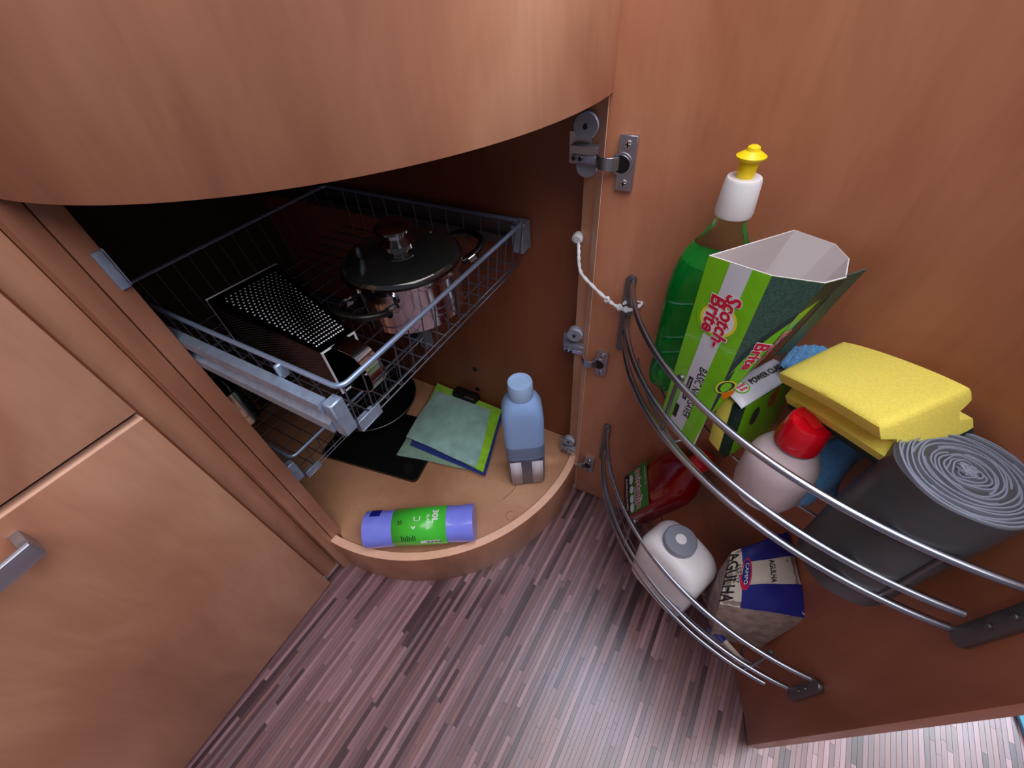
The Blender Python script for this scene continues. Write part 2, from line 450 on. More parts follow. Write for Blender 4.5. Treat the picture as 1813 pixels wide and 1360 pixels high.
# bright top strip of the plinth
b = MB(); b.arcwall(CC, 0.3955, 0.4122, 181.0, 276.5, 0.127, 0.1278, 60); b.build('plinth_edge', 'edge', cc)
poly = [(0.137, 1.079), (0.137, 0.6)] + [(CC[0] + 0.3948 * math.cos(math.radians(a)), CC[1] + 0.3948 * math.sin(math.radians(a))) for a in range(184, 283, 3)] + [(0.602, 0.225), (0.602, 1.079)]
b = MB(); b.prism(poly, 0.098, 0.119); b.build('bottom_board', 'shelf', cc, smooth=False)
b = MB(); b.arcwall(CC, 0.409, 0.425, 181.5, 283, 0.887, 1.055, 60); b.build('curved_fascia', 'wood', cc, bevel=0.0006)
poly = [(0.137, 1.079), (0.137, 0.6)] + [(CC[0] + 0.4085 * math.cos(math.radians(a)), CC[1] + 0.4085 * math.sin(math.radians(a))) for a in range(184, 283, 3)] + [(0.602, 0.225), (0.602, 1.079)]
b = MB(); b.prism(poly, 1.03, 1.05); b.build('top_board', 'wood_shaded', cc, smooth=False)
b = MB(); b.box(0.1245, 0.1345, 0.5835, 0.588, 0.771, 0.815)
b.box(0.1355, 0.1375, 0.586, 0.60, 0.771, 0.815)
b.build('strike_plate', 'zinc', cc, bevel=0.0012, label='grey metal strike plate on the stile')
for (yy, zz) in ((0.504, 0.181), (0.501, 0.259)):
    b = MB(); b.tube([(0.6032, yy, zz), (0.6005, yy, zz)], 0.006, 14); b.build('screw_cap', 'black_matt', cc)

b = MB(); b.tube([(p_[0], p_[1], 0.1191) for p_ in smooth_path([(0.372, 0.298, 0), (0.405, 0.288, 0), (0.438, 0.292, 0)], 5)], 0.0007, 5); b.build('scratch_line', 'wood_shaded', cc)
b = MB(); b.tube([(0.345 + 0.011 * math.cos(q), 0.262 + 0.011 * math.sin(q), 0.1191) for q in [PI * 1.6 * i / 20 for i in range(21)]], 0.0005, 5); b.build('ring_mark', 'wood_shaded', cc)
# curved door, opened
door = MB(); door.arcwall(DC, 0.42, 0.437, 7.1, -78.1, 0.012, 1.055, 72, a0o=8.5, a1o=-78.1)
door = door.build('curved_door', 'wood_door', cc, bevel=0.0007)
b = MB(); A = [(DC[0] + r_ * math.cos(math.radians(a_)), DC[1] + r_ * math.sin(math.radians(a_))) for r_, a_ in ((0.4197, 7.15), (0.4373, 8.6))]
nx, ny = -(A[1][1] - A[0][1]), (A[1][0] - A[0][0]); l_ = math.hypot(nx, ny); nx, ny = nx / l_ * 0.0008, ny / l_ * 0.0008
b.prism([A[0], A[1], (A[1][0] + nx, A[1][1] + ny), (A[0][0] + nx, A[0][1] + ny)], 0.013, 1.054)
b.build('door_edge_band', 'edge', door, smooth=False)


def hinge(z0, s=1.0, wide=True):
    b = MB()
    f = lambda v: Vector(v)
    xd = 0.5335
    # cup plate screwed to the door
    h = 0.031 * s
    b.box(xd - 0.005, xd + 0.002, 0.138, 0.159, z0 - h, z0 + h, 0)
    for dz in (-0.022 * s, 0.022 * s):
        b.tube([(xd - 0.0047, 0.1485, z0 + dz), (xd - 0.0068, 0.1485, z0 + dz)], 0.005, 14, 1)
        b.box(xd - 0.0072, xd - 0.0066, 0.1475, 0.1495, z0 + dz - 0.0035, z0 + dz + 0.0035, 2)
        b.box(xd - 0.0072, xd - 0.0066, 0.145, 0.152, z0 + dz - 0.0008, z0 + dz + 0.0008, 2)
    # cup: dark recess with a rim
    b.tube([(xd - 0.0045, 0.1535, z0), (xd - 0.0062, 0.1535, z0)], 0.0135, 22, 0)
    b.tube([(xd - 0.0050, 0.1535, z0), (xd - 0.0068, 0.1535, z0)], 0.0105, 22, 2)
    # arms bending round to the frame
    pts = smooth_path([(xd - 0.006, 0.156, z0), (xd - 0.016, 0.166, z0 + 0.001), (xd - 0.014, 0.178, z0 + 0.001), (xd - 0.004, 0.186, z0)], 4)
    for i in range(len(pts) - 1):
        a_, c_ = pts[i], pts[i + 1]
        b.add([a_ + V3(0, 0, -.0075), a_ + V3(0, 0, .0075), c_ + V3(0, 0, .0075), c_ + V3(0, 0, -.0075),
               a_ + V3(.0025, .0018, -.0075), a_ + V3(.0025, .0018, .0075), c_ + V3(.0025, .0018, .0075), c_ + V3(.0025, .0018, -.0075)],
              [(0, 1, 2, 3), (7, 6, 5, 4), (1, 5, 6, 2), (0, 3, 7, 4)], 0)
    # body on the stile
    b.box(0.548, 0.560, 0.184, 0.230, z0 - 0.011, z0 + 0.009, 0)
    b.box(0.546, 0.548, 0.186, 0.228, z0 - 0.009, z0 - 0.001, 1)
    b.box(0.560, 0.5655, 0.206, 0.236, z0 - 0.017, z0 + 0.022, 0)
    for yy in (0.214, 0.223):
        b.tube([(0.5465, yy, z0 - 0.005), (0.5440, yy, z0 - 0.005)], 0.0032, 10, 2)
    # round grey cover discs above and below
    b.tube([(0.566, 0.214, z0 + 0.03 * s), (0.553, 0.212, z0 + 0.03 * s)], 0.0155 * s, 26, 3)
    b.tube([(0.5535, 0.212, z0 + 0.03 * s), (0.5515, 0.212, z0 + 0.03 * s)], 0.0035, 12, 2)
    if wide:
        b.tube([(0.566, 0.210, z0 - 0.017), (0.556, 0.209, z0 - 0.017)], 0.0145, 26, 3)
    b.build('hinge', ['brushed', 'chrome', 'black_matt', 'grey_cap'], door, bevel=0.0007, seg=1, label='steel concealed hinge')


hinge(0.816); hinge(0.481, 0.9, False); hinge(0.148, 0.85, False)

# small white peg and cord
k = MB(); k.tube([(0.566, 0.219, 0.695), (0.556, 0.2165, 0.695)], [0.0075, 0.0085], 16); k.tube([(0.556, 0.2165, 0.695), (0.553, 0.216, 0.695)], [0.0085, 0.005], 16)
k = k.build('wall_peg', 'cord'); tag(k, 'small white plastic peg on the cupboard stile above the cord', 'peg')
cp = smooth_path([(0.553, 0.213, 0.690), (0.545, 0.209, 0.680), (0.534, 0.203, 0.668), (0.524, 0.194, 0.658), (0.520, 0.175, 0.645), (0.517, 0.149, 0.629), (0.517, 0.128, 0.619), (0.520, 0.114, 0.617), (0.523, 0.104, 0.622), (0.535, 0.100, 0.625), (0.536, 0.118, 0.626), (0.524, 0.124, 0.622)], 6)
k = MB()
for ph in (0, PI):
    off = []
    for i, p_ in enumerate(cp):
        q = i * 0.9 + ph; off.append(p_ + V3(0.0009 * math.cos(q), 0.0009 * math.sin(q), 0.0009 * math.sin(q + 1)))
    k.tube(off, 0.0019, 8)
cord = k.build('tie_cord', 'cord'); tag(cord, 'white braided cord tied to the upper rack and hanging by the hinges', 'cord')
def knot(c, r, seed):
    k = MB(); rnd = random.Random(seed); c = Vector(c)
    for j in range(3):
        ax = Vector((rnd.uniform(-1, 1), rnd.uniform(-1, 1), rnd.uniform(-1, 1))).normalized(); u = ax.orthogonal().normalized(); w = ax.cross(u)
        k.tube([c + u * (r * math.cos(q)) + w * (r * 0.8 * math.sin(q)) + ax * 0.001 * j for q in [2 * PI * i / 14 for i in range(14)]], 0.0021, 7, closed=True)
    return k.build('knot', 'cord', cord)
knot((0.517, 0.148, 0.629), 0.0034, 1); knot((0.518, 0.128, 0.619), 0.0036, 2); knot((0.519, 0.118, 0.617), 0.003, 5)

# ---------------------------------------------------------------- door racks
RA, RB, RC = (0.531, 0.118), (0.322, -0.030), (0.2545, -0.266)
RCc, RCr = circle3(RA, RB, RC)
ang = lambda p_: math.atan2(p_[1] - RCc[1], p_[0] - RCc[0])
a_s, a_e = ang(RA), ang(RC)
if a_e < 0: a_e += 2 * PI
if a_s < 0: a_s += 2 * PI


def rackpt(t, inset, z):
    a_ = a_s + (a_e - a_s) * t
    p_ = Vector((RCc[0] + RCr * math.cos(a_), RCc[1] + RCr * math.sin(a_), z))
    n_ = (Vector((RCc[0], RCc[1], z)) - p_).normalized()
    return p_ + n_ * inset


def rack(name, label, zr, zshelf, ztop, zbot, zbot2, broken):
    o = thing(name, label, 'wire rack', (0.4, -0.05, zshelf), 'curved wire racks on the open door')
    for i, z in enumerate(zr):
        b = MB(); e = 0.985 if (broken and i == 1) else 1.0
        pts = [rackpt(t * e / 48, 0, z) for t in range(49)]
        if not broken and i == 2: pts = pts[:-2]
        b.tube(pts, 0.0039, 10); b.build('rail', 'steel', o)
    for side, (aa, x) in enumerate(((-0.6, 0), (-71.6, 1))):
        zend = zbot if side == 0 else zbot2
        a_ = math.radians(aa); rx, ry = math.cos(a_), math.sin(a_); tx, ty = -ry, rx
        f = frame((DC[0] + 0.4195 * rx, DC[1] + 0.4195 * ry, 0), (-rx, -ry, 0), (tx, ty, 0), (0, 0, 1))
        b = MB(); w_ = 0.0076
        poly = [(w_ * math.cos(q), w_ * math.sin(q)) for q in [PI * i / 10 for i in range(11)]]
        zt, zb = ztop, zend + w_
        vs = []
        prof = [(-w_ * math.cos(q), zb - w_ * math.sin(q)) for q in [PI * i / 10 for i in range(11)]] + [(w_ * math.cos(q), zt - w_ + w_ * math.sin(q)) for q in [PI * i / 10 for i in range(11)]]
        n_ = len(prof)
        vs = [f((0.0, p_[0], p_[1])) for p_ in prof] + [f((0.006, p_[0], p_[1])) for p_ in prof]
        b.add(vs, [tuple(range(n_)), tuple(range(n_, 2 * n_))[::-1]] + [(i, (i + 1) % n_, n_ + (i + 1) % n_, n_ + i) for i in range(n_)])
        for zz in (zt - 0.035, zt - 0.075 * (zt - zb) / 0.12):
            b.tube([f((0.006, 0.0, zz)), f((0.0085, 0.0, zz))], 0.0028, 10)
        b.build('bracket', 'grey_metal', o, bevel=0.0008)
    # shelf wires following the rail, plus one along the door
    for inset in (0.028, 0.052, 0.082, 0.11):
        t0 = 0.5 - 0.5 * math.sqrt(max(0.02, 1 - inset / 0.17)); t1 = 1 - t0
        b = MB(); b.tube([rackpt(t0 + (t1 - t0) * i / 30, inset, zshelf) for i in range(31)], 0.0016, 7); b.build('shelf_wire', 'steel', o)
    for t in (0.40, 0.90):
        b = MB()
        p0 = rackpt(t, 0.003, zr[0] - 0.003); p1 = rackpt(t, 0.003, zr[2]); p2 = rackpt(t, 0.02, zshelf - 0.001)
        p3 = rackpt(t, 0.10 if t == 0.42 else 0.055, zshelf - 0.002)
        b.tube(smooth_path([p0, p1, p2, p3], 4), 0.0024, 8)
        b.tube([rackpt(t, 0.004, zr[0] + 0.001), rackpt(t, 0.0075, zr[0] + 0.001)], 0.0045, 10)
        b.build('strut', 'grey_metal', o)
    return o


rack('door_rack', 'upper curved wire rack on the open door, tied with white cord', (0.66, 0.597, 0.566), 0.530, 0.668, 0.525, 0.563, True)
rack('door_rack', 'lower curved wire rack near the bottom of the open door', (0.302, 0.226, 0.197), 0.168, 0.318, 0.19, 0.222, False)
# end plate under the broken rail of the upper rack is part of its bracket


# ---------------------------------------------------------------- sliding wire baskets inside
def basket(label, y0, zr, zb, dark):
    o = thing('wire_basket', label, 'wire basket', (0.36, y0 + 0.22, zb), 'sliding wire baskets in the cupboard')
    x0, x1, y1 = 0.158, 0.566, y0 + 0.46
    b = MB(); r = 0.012
    path = []
    for (cx_, cy_, q0) in ((x1 - r, y1 - r, 0), (x0 + r, y1 - r, 90), (x0 + r, y0 + r, 180), (x1 - r, y0 + r, 270)):
        for i in range(5):
            q = math.radians(q0 + 90 * i / 4); path.append((cx_ + r * math.cos(q), cy_ + r * math.sin(q), zr))
    b.tube(path, 0.0032, 10, closed=True); b.build('rim', 'rim', o)
    bx0, bx1, by0, by1 = x0 + 0.004, x1 - 0.004, y0 + 0.012, y1 - 0.012
    def wires(lines, nm='wire'):
        for ln in lines:
            b = MB(); b.tube(ln, 0.0011, 6); b.build(nm, 'dull_wire', o)
    L = []
    nx_ = 15
    for i in range(nx_ + 1):
        x = bx0 + (bx1 - bx0) * i / nx_
        L.append(smooth_path([(x, y0, zr), (x, by0, zb + 0.004), (x, by0 + 0.006, zb)], 3) + smooth_path([(x, by1 - 0.006, zb), (x, by1, zb + 0.004), (x, y1, zr)], 3))
    for i in range(1, 12):
        yy = by0 + (by1 - by0) * i / 12
        L.append([(x0, yy, zr), (bx0, yy, zb + 0.003), (bx0 + 0.004, yy, zb - 0.002), (bx1 - 0.004, yy, zb - 0.002), (bx1, yy, zb + 0.003), (x1, yy, zr)])
    wires(L)
    wires([[(bx0, by0 - 0.002, zb + 0.012), (bx1, by0 - 0.002, zb + 0.012)], [(bx0, by0 - 0.001, zb + 0.001), (bx1, by0 - 0.001, zb + 0.001)]], 'cross_wire')
    # front trim lip with little teeth
    b = MB(); b.box(bx0, bx0 + 0.035, by0 - 0.004, by0 - 0.002, zb - 0.002, zb + 0.014)
    b.box(bx0, bx0 + 0.035, by0 - 0.004, by0 + 0.018, zb - 0.004, zb - 0.002)
    b.build('front_clip', 'zinc', o, bevel=0.0005, seg=1)
    # slides
    zs = zr - 0.052
    for sx, xx in ((-1, 0.1365), (1, 0.6025)):
        b = MB(); xs = (xx, xx + 0.012) if sx < 0 else (xx - 0.012, xx)
        xa, xb = xs
        yb = 1.06
        y00 = y0 + 0.02; web = 0.004
        if sx < 0: sec = [(xa, zs - 0.010), (xb, zs - 0.010), (xb, zs + 0.038), (xa, zs + 0.038), (xa, zs + 0.024), (xb - web, zs + 0.020), (xb - web, zs + 0.008), (xa, zs + 0.004)]
        else: sec = [(xb, zs - 0.010), (xb, zs + 0.038), (xa + 0.001, zs + 0.038), (xa + 0.001, zs + 0.021), (xb - web, zs + 0.021), (xb - web, zs + 0.006), (xa, zs + 0.006), (xa, zs - 0.010)]
        ns = len(sec)
        b.add([(p_[0], y00, p_[1]) for p_ in sec] + [(p_[0], yb, p_[1]) for p_ in sec], [tuple(range(ns)), tuple(range(ns, 2 * ns))[::-1]] + [(q_, (q_ + 1) % ns, ns + (q_ + 1) % ns, ns + q_) for q_ in range(ns)])
        b.build('slide_rail', 'zinc' if sx < 0 else 'grey_metal', o, smooth=False)
        b = MB()
        if sx < 0:
            b.box(0.140, 0.158, y0 + 0.004, y0 + 0.0185, zs - 0.014, zs + 0.038)
            b.build('end_bracket', 'zinc', o, bevel=0.0015, seg=1); b = MB()
            b.box(0.1485, 0.1605, y0 + 0.09, y0 + 0.096, zs + 0.034, zr + 0.002)
        else:
            b.box(0.57, 0.60, y0 + 0.006, y0 + 0.028, zs - 0.01, zs + 0.04)
        b.build('end_bracket', 'zinc', o, bevel=0.0015, seg=1)
    return o


basket('upper sliding wire basket holding the grater and the pot', 0.314, 0.702, 0.622, True)
basket('lower sliding wire basket pushed back below the first one', 0.612, 0.372, 0.292, True)

# ---------------------------------------------------------------- pot
pc = (0.392, 0.424)
pz = 0.6235
pot = thing('cooking_pot', 'stainless cooking pot with glass lid in the upper basket', 'pot', (pc[0], pc[1], pz))
f = frame((pc[0], pc[1], 0), (1, 0, 0), (0, 1, 0), (0, 0, 1))
b = MB(); b.loft([(pz, 0.074, 0.074), (pz + 0.004, 0.080, 0.080), (pz + 0.06, 0.082, 0.082), (pz + 0.072, 0.084, 0.084), (pz + 0.074, 0.0885, 0.0885), (pz + 0.077, 0.0885, 0.0885), (pz + 0.077, 0.083, 0.083), (pz + 0.07, 0.081, 0.081), (pz + 0.006, 0.078, 0.078)], 72, fr=f)
b.build('pot_body', 'chrome', pot)
b = MB(); b.loft([(pz + 0.0775, 0.081, 0.081), (pz + 0.0775, 0.0890, 0.0890), (pz + 0.081, 0.0895, 0.0895), (pz + 0.083, 0.087, 0.087), (pz + 0.0825, 0.083, 0.083)], 72, caps=(False, False), fr=f)
b.build('lid_rim', 'chrome', pot)
secs = [(pz + 0.081 + 0.026 * math.sin(q), 0.086 * math.cos(q) + 0.0005, 0.086 * math.cos(q) + 0.0005) for q in [PI / 2 * i / 10 for i in range(11)]]
b = MB(); b.loft(secs, 64, fr=f, caps=(False, True)); b.build('glass_lid', 'lid_glass', pot)
zk = pz + 0.106
b = MB(); b.loft([(zk - 0.002, 0.026, 0.026), (zk + 0.003, 0.0265, 0.0265), (zk + 0.006, 0.021, 0.021), (zk + 0.010, 0.015, 0.015), (zk + 0.016, 0.0165, 0.0165), (zk + 0.020, 0.0265, 0.0265), (zk + 0.024, 0.0275, 0.0275), (zk + 0.028, 0.023, 0.023), (zk + 0.030, 0.008, 0.008)], 36, fr=f)
b.build('lid_knob', 'chrome', pot)
b = MB(); b.tube([(pc[0] + 0.052, pc[1] - 0.018, pz + 0.097), (pc[0] + 0.053, pc[1] - 0.018, pz + 0.102)], 0.0035, 12); b.build('steam_vent', 'chrome', pot)
for sgn in (1, -1):
    d_ = Vector((0.92, -0.38, 0)).normalized() if sgn > 0 else Vector((-0.93, -0.10, 0)).normalized()
    w_ = Vector((-d_.y, d_.x, 0)); c_ = Vector((pc[0], pc[1], pz + 0.058))
    pts = smooth_path([c_ + d_ * 0.079 + w_ * 0.036, c_ + d_ * 0.105 + w_ * 0.037 + V3(0, 0, .006), c_ + d_ * 0.127 + w_ * 0.022 + V3(0, 0, .012), c_ + d_ * 0.131 + V3(0, 0, .013), c_ + d_ * 0.127 - w_ * 0.022 + V3(0, 0, .012), c_ + d_ * 0.105 - w_ * 0.037 + V3(0, 0, .006), c_ + d_ * 0.079 - w_ * 0.036], 5)
    b = MB(); b.tube(pts, 0.0052, 10); b.build('pot_handle', 'black', pot, label='black looped side handle')
    for ww in (0.038, -0.038):
        b = MB(); p_ = c_ + d_ * 0.091 + w_ * ww; b.tube([p_ - d_ * 0.004, p_ + d_ * 0.008 + V3(0, 0, .003)], 0.0075, 12); b.build('handle_ferrule', 'chrome', pot)

# ---------------------------------------------------------------- box grater lying on its side
gz = 0.6235
gr = thing('box_grater', 'stainless box grater lying in the upper basket beside the pot', 'grater', (0.225, 0.49, gz))
W0, W1 = [V3(0.196, 0.600, 0.630), V3(0.300, 0.588, 0.630), V3(0.300, 0.588, 0.708), V3(0.196, 0.600, 0.708)], \
         [V3(0.196, 0.388, gz), V3(0.243, 0.383, gz), V3(0.243, 0.383, 0.690), V3(0.196, 0.388, 0.692)]
def face_fn(i):
    a_, b_, c_, d_ = W0[i], W0[(i + 1) % 4], W1[(i + 1) % 4], W1[i]
    return lambda u, v: a_.lerp(b_, u).lerp(d_.lerp(c_, u), v)
def face_normal(i):
    fn = face_fn(i); n_ = (fn(1, .5) - fn(0, .5)).cross(fn(.5, 1) - fn(.5, 0)).normalized()
    ctr = sum(W0 + W1, V3(0, 0, 0)) / 8
    return n_ if n_.dot(fn(.5, .5) - ctr) > 0 else -n_
b = MB()
for i in range(4): b.grid(face_fn(i), 1, 1)
b.build('grater_body', plain('dark_reflecting_steel', (70, 70, 84), 0.2, 1.0), gr, smooth=False, solid=0.0008)
for i, W_ in enumerate((W0, W1)):
    b = MB(); b.tube(W_, 0.0019, 8, closed=True); b.build('rim', 'tooth', gr)
def dot_grid(i, nu, nv, u0, u1, v0, v1, r, nm, m_, h):
    fn = face_fn(i); n_ = face_normal(i); b = MB()
    for jv in range(nv):
        for ju in range(nu):
            u = u0 + (u1 - u0) * (ju + (0.5 if jv % 2 else 0.0)) / nu; v = v0 + (v1 - v0) * jv / (nv - 1)
            c_ = fn(u, v); ux = (fn(min(u + .02, 1), v) - fn(u, v)).normalized(); vx = n_.cross(ux)
            ring = [c_ + n_ * 0.0002 + ux * (r * math.cos(q)) + vx * (r * math.sin(q)) for q in [PI * k_ / 4 for k_ in range(8)]]
            ring2 = [c_ + n_ * h * 0.7 + ux * (r * 0.6 * math.cos(q)) + vx * (r * 0.6 * math.sin(q)) for q in [PI * k_ / 4 for k_ in range(8)]]
            b.add(ring + ring2 + [c_ + n_ * h], [(k_, (k_ + 1) % 8, 8 + (k_ + 1) % 8, 8 + k_) for k_ in range(8)] + [(8 + k_, 8 + (k_ + 1) % 8, 16) for k_ in range(8)])
    b.build(nm, m_, gr, kind='stuff')
dot_grid(2, 12, 26, 0.10, 0.92, 0.09, 0.93, 0.0019, 'grating_teeth', 'tooth', 0.0018)
dot_grid(3, 16, 44, 0.10, 0.94, 0.10, 0.95, 0.0009, 'fine_teeth', 'grey_metal', 0.0012)
hp = smooth_path([(0.2195, 0.387, 0.6915), (0.220, 0.372, 0.693), (0.221, 0.353, 0.688), (0.2215, 0.341, 0.672), (0.2215, 0.337, 0.655), (0.2215, 0.341, 0.640), (0.221, 0.355, 0.628), (0.220, 0.386, 0.6245)], 5)
b = MB(); vs = []
for i, p_ in enumerate(hp):
    d_ = (hp[min(i + 1, len(hp) - 1)] - hp[max(i - 1, 0)]).normalized(); n_ = d_.cross(V3(1, 0, 0)).normalized()
    for (sx, sn) in ((-1, -1), (1, -1), (1, 1), (-1, 1)): vs.append(p_ + V3(sx * 0.012, 0, 0) + n_ * (sn * 0.0006))
b.add(vs, [(4 * i + k_, 4 * i + (k_ + 1) % 4, 4 * i + 4 + (k_ + 1) % 4, 4 * i + 4 + k_) for i in range(len(hp) - 1) for k_ in range(4)])
b.build('grater_handle', 'chrome', gr)

# ---------------------------------------------------------------- things on the cabinet bottom
SZ = 0.1192
# lilac bin bag roll
A0, A1 = V3(0.160, 0.512, SZ), V3(0.281, 0.313, SZ); ax = (A1 - A0).normalized(); L_ = (A1 - A0).length
sd = Vector((-ax.y, ax.x, 0)); rr = 0.039
ro = thing('bag_roll', 'lilac bin bag roll with green label lying on cupboard bottom', 'bag roll', tuple((A0 + A1) / 2))
base = A0 + V3(0, 0, rr + 0.0004)
def cyl(s_, q, r_): return base + ax * s_ + sd * (r_ * math.cos(q)) + V3(0, 0, r_ * math.sin(q))
b = MB(); vs = []; NS = 26; NQ = 48
def rof(s_, q): return rr + 0.0006 * math.sin(5 * q + 40 * s_) + 0.0005 * math.sin(90 * s_) + 0.0012 * (s_ > L_ * 0.93)
for i in range(NS + 1):
    for k_ in range(NQ): s_ = L_ * i / NS; q = 2 * PI * k_ / NQ; vs.append(cyl(s_, q, min(rof(s_, q), rr + 0.0003)))
fs = [(i * NQ + k_, i * NQ + (k_ + 1) % NQ, (i + 1) * NQ + (k_ + 1) % NQ, (i + 1) * NQ + k_) for i in range(NS) for k_ in range(NQ)] + [tuple(range(NQ))[::-1], tuple(NS * NQ + k_ for k_ in range(NQ))]
b.add(vs, fs); b.build('roll', 'lilac', ro)
def cylpatch(mb, s0, s1, q0, q1, off, mi=0, n=24):
    mb.grid(lambda u, v: cyl(s0 + (s1 - s0) * u, math.radians(q0 + (q1 - q0) * v), rr + off), 2, n, mi)
b = MB(); cylpatch(b, L_ * 0.27, L_ * 0.76, -80, 275, 0.0007, 0, 60); b.build('label', 'lime_label', ro, solid=0.0002)
# the side facing the camera has angle around 90..180 (sd points to +x+y side -> negative)
csgn = -1 if sd.dot(V3(-1, -1, 0)) < 0 else 1
Q = lambda deg: deg if csgn > 0 else 180 - deg
def cyltext(mb, st, s_c, deg, w=None, h=None, bold=0.02, mi=0, turn=0):
    def fn(X, Y):
        if turn: X, Y = (Y, -X) if turn < 0 else (-Y, X)
        return cyl(s_c + X, math.radians(Q(deg)) - Y / rr, rr + 0.0011)
    text(mb, st, None, None, None, w, h, bold, mi, fn)
b = MB()
cyltext(b, '30L', L_ * 0.665, 92, h=0.013, w=0.03, bold=0.03, turn=-1)
cyltext(b, 'BAGS', L_ * 0.60, 75, h=0.006, w=0.03, bold=0.0, turn=-1)
b.build('white_lettering', 'ink_white', ro)
b = MB()
cyltext(b, '20', L_ * 0.345, 78, h=0.008, bold=0.02)
for i in range(8):
    s0 = L_ * (0.355 + 0.017 * i); cylpatch(b, s0, s0 + 0.0018, Q(18), Q(38 - 3 * (i % 3)), 0.0011)
for i in range(12):
    s0 = L_ * (0.57 + 0.011 * i); cylpatch(b, s0, s0 + 0.0008 + 0.0006 * (i % 3), Q(6), Q(14), 0.0014)
b.build('dark_lettering', 'ink', ro)
b = MB(); cylpatch(b, L_ * 0.52, L_ * 0.70, Q(4), Q(16), 0.0011); b.build('barcode_patch', 'ink_white', ro)
b = MB(); cylpatch(b, L_ * 0.055, L_ * 0.15, Q(104), Q(140), 0.0012, 0, 6); b.build('tape_tab', 'ink_blue', ro, label='dark blue tape tab')
b = MB(); cyltext(b, 'V', L_ * 0.47, 60, h=0.006, w=0.010, bold=0.05); cyltext(b, 'U', L_ * 0.50, 86, h=0.010, w=0.014, bold=-0.01); b.build('printed_symbol', 'ink_white', ro)

# pale blue rectangular bottle
bb = (0.461, 0.281)
xd_ = Vector((0.049, -0.075, 0)).normalized(); yd_ = Vector((-xd_.y, xd_.x, 0))
fb = frame((bb[0], bb[1], SZ), xd_, yd_, (0, 0, 1.08))
bo = thing('blue_bottle', 'pale blue square bottle with grey lower half standing by the hinges', 'bottle', (bb[0], bb[1], SZ))
b = MB(); b.loft([(0.0005, 0.038, 0.030, 5), (0.006, 0.043, 0.034, 5), (0.088, 0.0435, 0.0345, 5), (0.1, 0.0435, 0.0345, 5)], 56, fr=fb, caps=(True, False)); b.build('lower_body', 'bb_liquid', bo)
b = MB(); b.loft([(0.1, 0.0435, 0.0345, 5), (0.104, 0.0425, 0.0335, 5), (0.108, 0.0435, 0.0345, 5), (0.140, 0.0435, 0.0345, 4.6)], 56, fr=fb, caps=(False, False)); b.build('middle_body', 'bb_mid', bo)
b = MB(); b.loft([(0.140, 0.0435, 0.0345, 4.6), (0.205, 0.0435, 0.0345, 4.2), (0.236, 0.041, 0.0335, 3.4), (0.252, 0.035, 0.031, 2.6), (0.262, 0.027, 0.026, 2), (0.266, 0.022, 0.022, 2), (0.270, 0.021, 0.021, 2)], 56, fr=fb, caps=(False, True)); b.build('upper_body', 'bluebottle', bo)
b = MB(); b.loft([(0.266, 0.0245, 0.0245), (0.268, 0.025, 0.025), (0.296, 0.0245, 0.0245), (0.300, 0.023, 0.023), (0.300, 0.019, 0.019), (0.2985, 0.0185, 0.0185)], 40, fr=fb); b.build('cap', 'bluecap', bo)
b = MB()
for (u0, u1) in ((-0.037, -0.012), (0.012, 0.037)):
    b.add([fb((u0, -0.0352, 0.010)), fb((u1, -0.0352, 0.010)), fb((u1, -0.0352, 0.094)), fb((u0, -0.0352, 0.094))], [(0, 1, 2, 3)])
b.build('label', 'pale_label', bo, solid=0.0003)

# black chopping board with a round hole
f = lambda v: v
brd = MB()
bp = [V3(0.262, 0.79, 0), V3(0.312, 0.510, 0)]
by_ = (bp[1] - bp[0]).normalized(); bx_ = Vector((-by_.y, by_.x, 0))
Lb = (bp[1] - bp[0]).length; Wb = 0.185
outline = []
r_ = 0.014
for (cx_, cy_, q0) in ((Lb - r_, r_, -90), (Lb - r_, Wb - r_, 0), (r_, Wb - r_, 90), (r_, r_, 180)):
    for i in range(6): q = math.radians(q0 + 90 * i / 5); outline.append((cx_ + r_ * math.cos(q), cy_ + r_ * math.sin(q)))
hc = (Lb - 0.034, 0.030); hr = 0.0165; nh = 24
hole = [(hc[0] + hr * math.cos(2 * PI * i / nh), hc[1] + hr * math.sin(2 * PI * i / nh)) for i in range(nh)]
fb2 = frame((bp[0].x, bp[0].y, SZ + 0.0003), by_, bx_, (0, 0, 1))
bm = bmesh.new()
def ringedges(pts): 
    vv = [bm.verts.new(fb2((p_[0], p_[1], 0))) for p_ in pts]; return [bm.edges.new((vv[i], vv[(i + 1) % len(vv)])) for i in range(len(vv))]
es = ringedges(outline) + ringedges(hole)
bmesh.ops.triangle_fill(bm, use_beauty=True, edges=es)
ret = bmesh.ops.extrude_face_region(bm, geom=bm.faces[:])
for g_ in ret['geom']:
    if isinstance(g_, bmesh.types.BMVert): g_.co.z += 0.009
bmesh.ops.recalc_face_normals(bm, faces=bm.faces)
me = bpy.data.meshes.new('chopping_board'); bm.to_mesh(me); bm.free(); me.materials.append(M['black'])
cb = bpy.data.objects.new('chopping_board', me)
MB_hole = MB(); MB_hole.prism([(p_[0], p_[1]) for p_ in hole], 0.0008, 0.0035, fr=fb2); COL.objects.link(cb)
MB_hole.build('hole_plug', 'black_matt', cb)
tag(cb, 'black chopping board with round hanging hole under the cloths', 'chopping board')

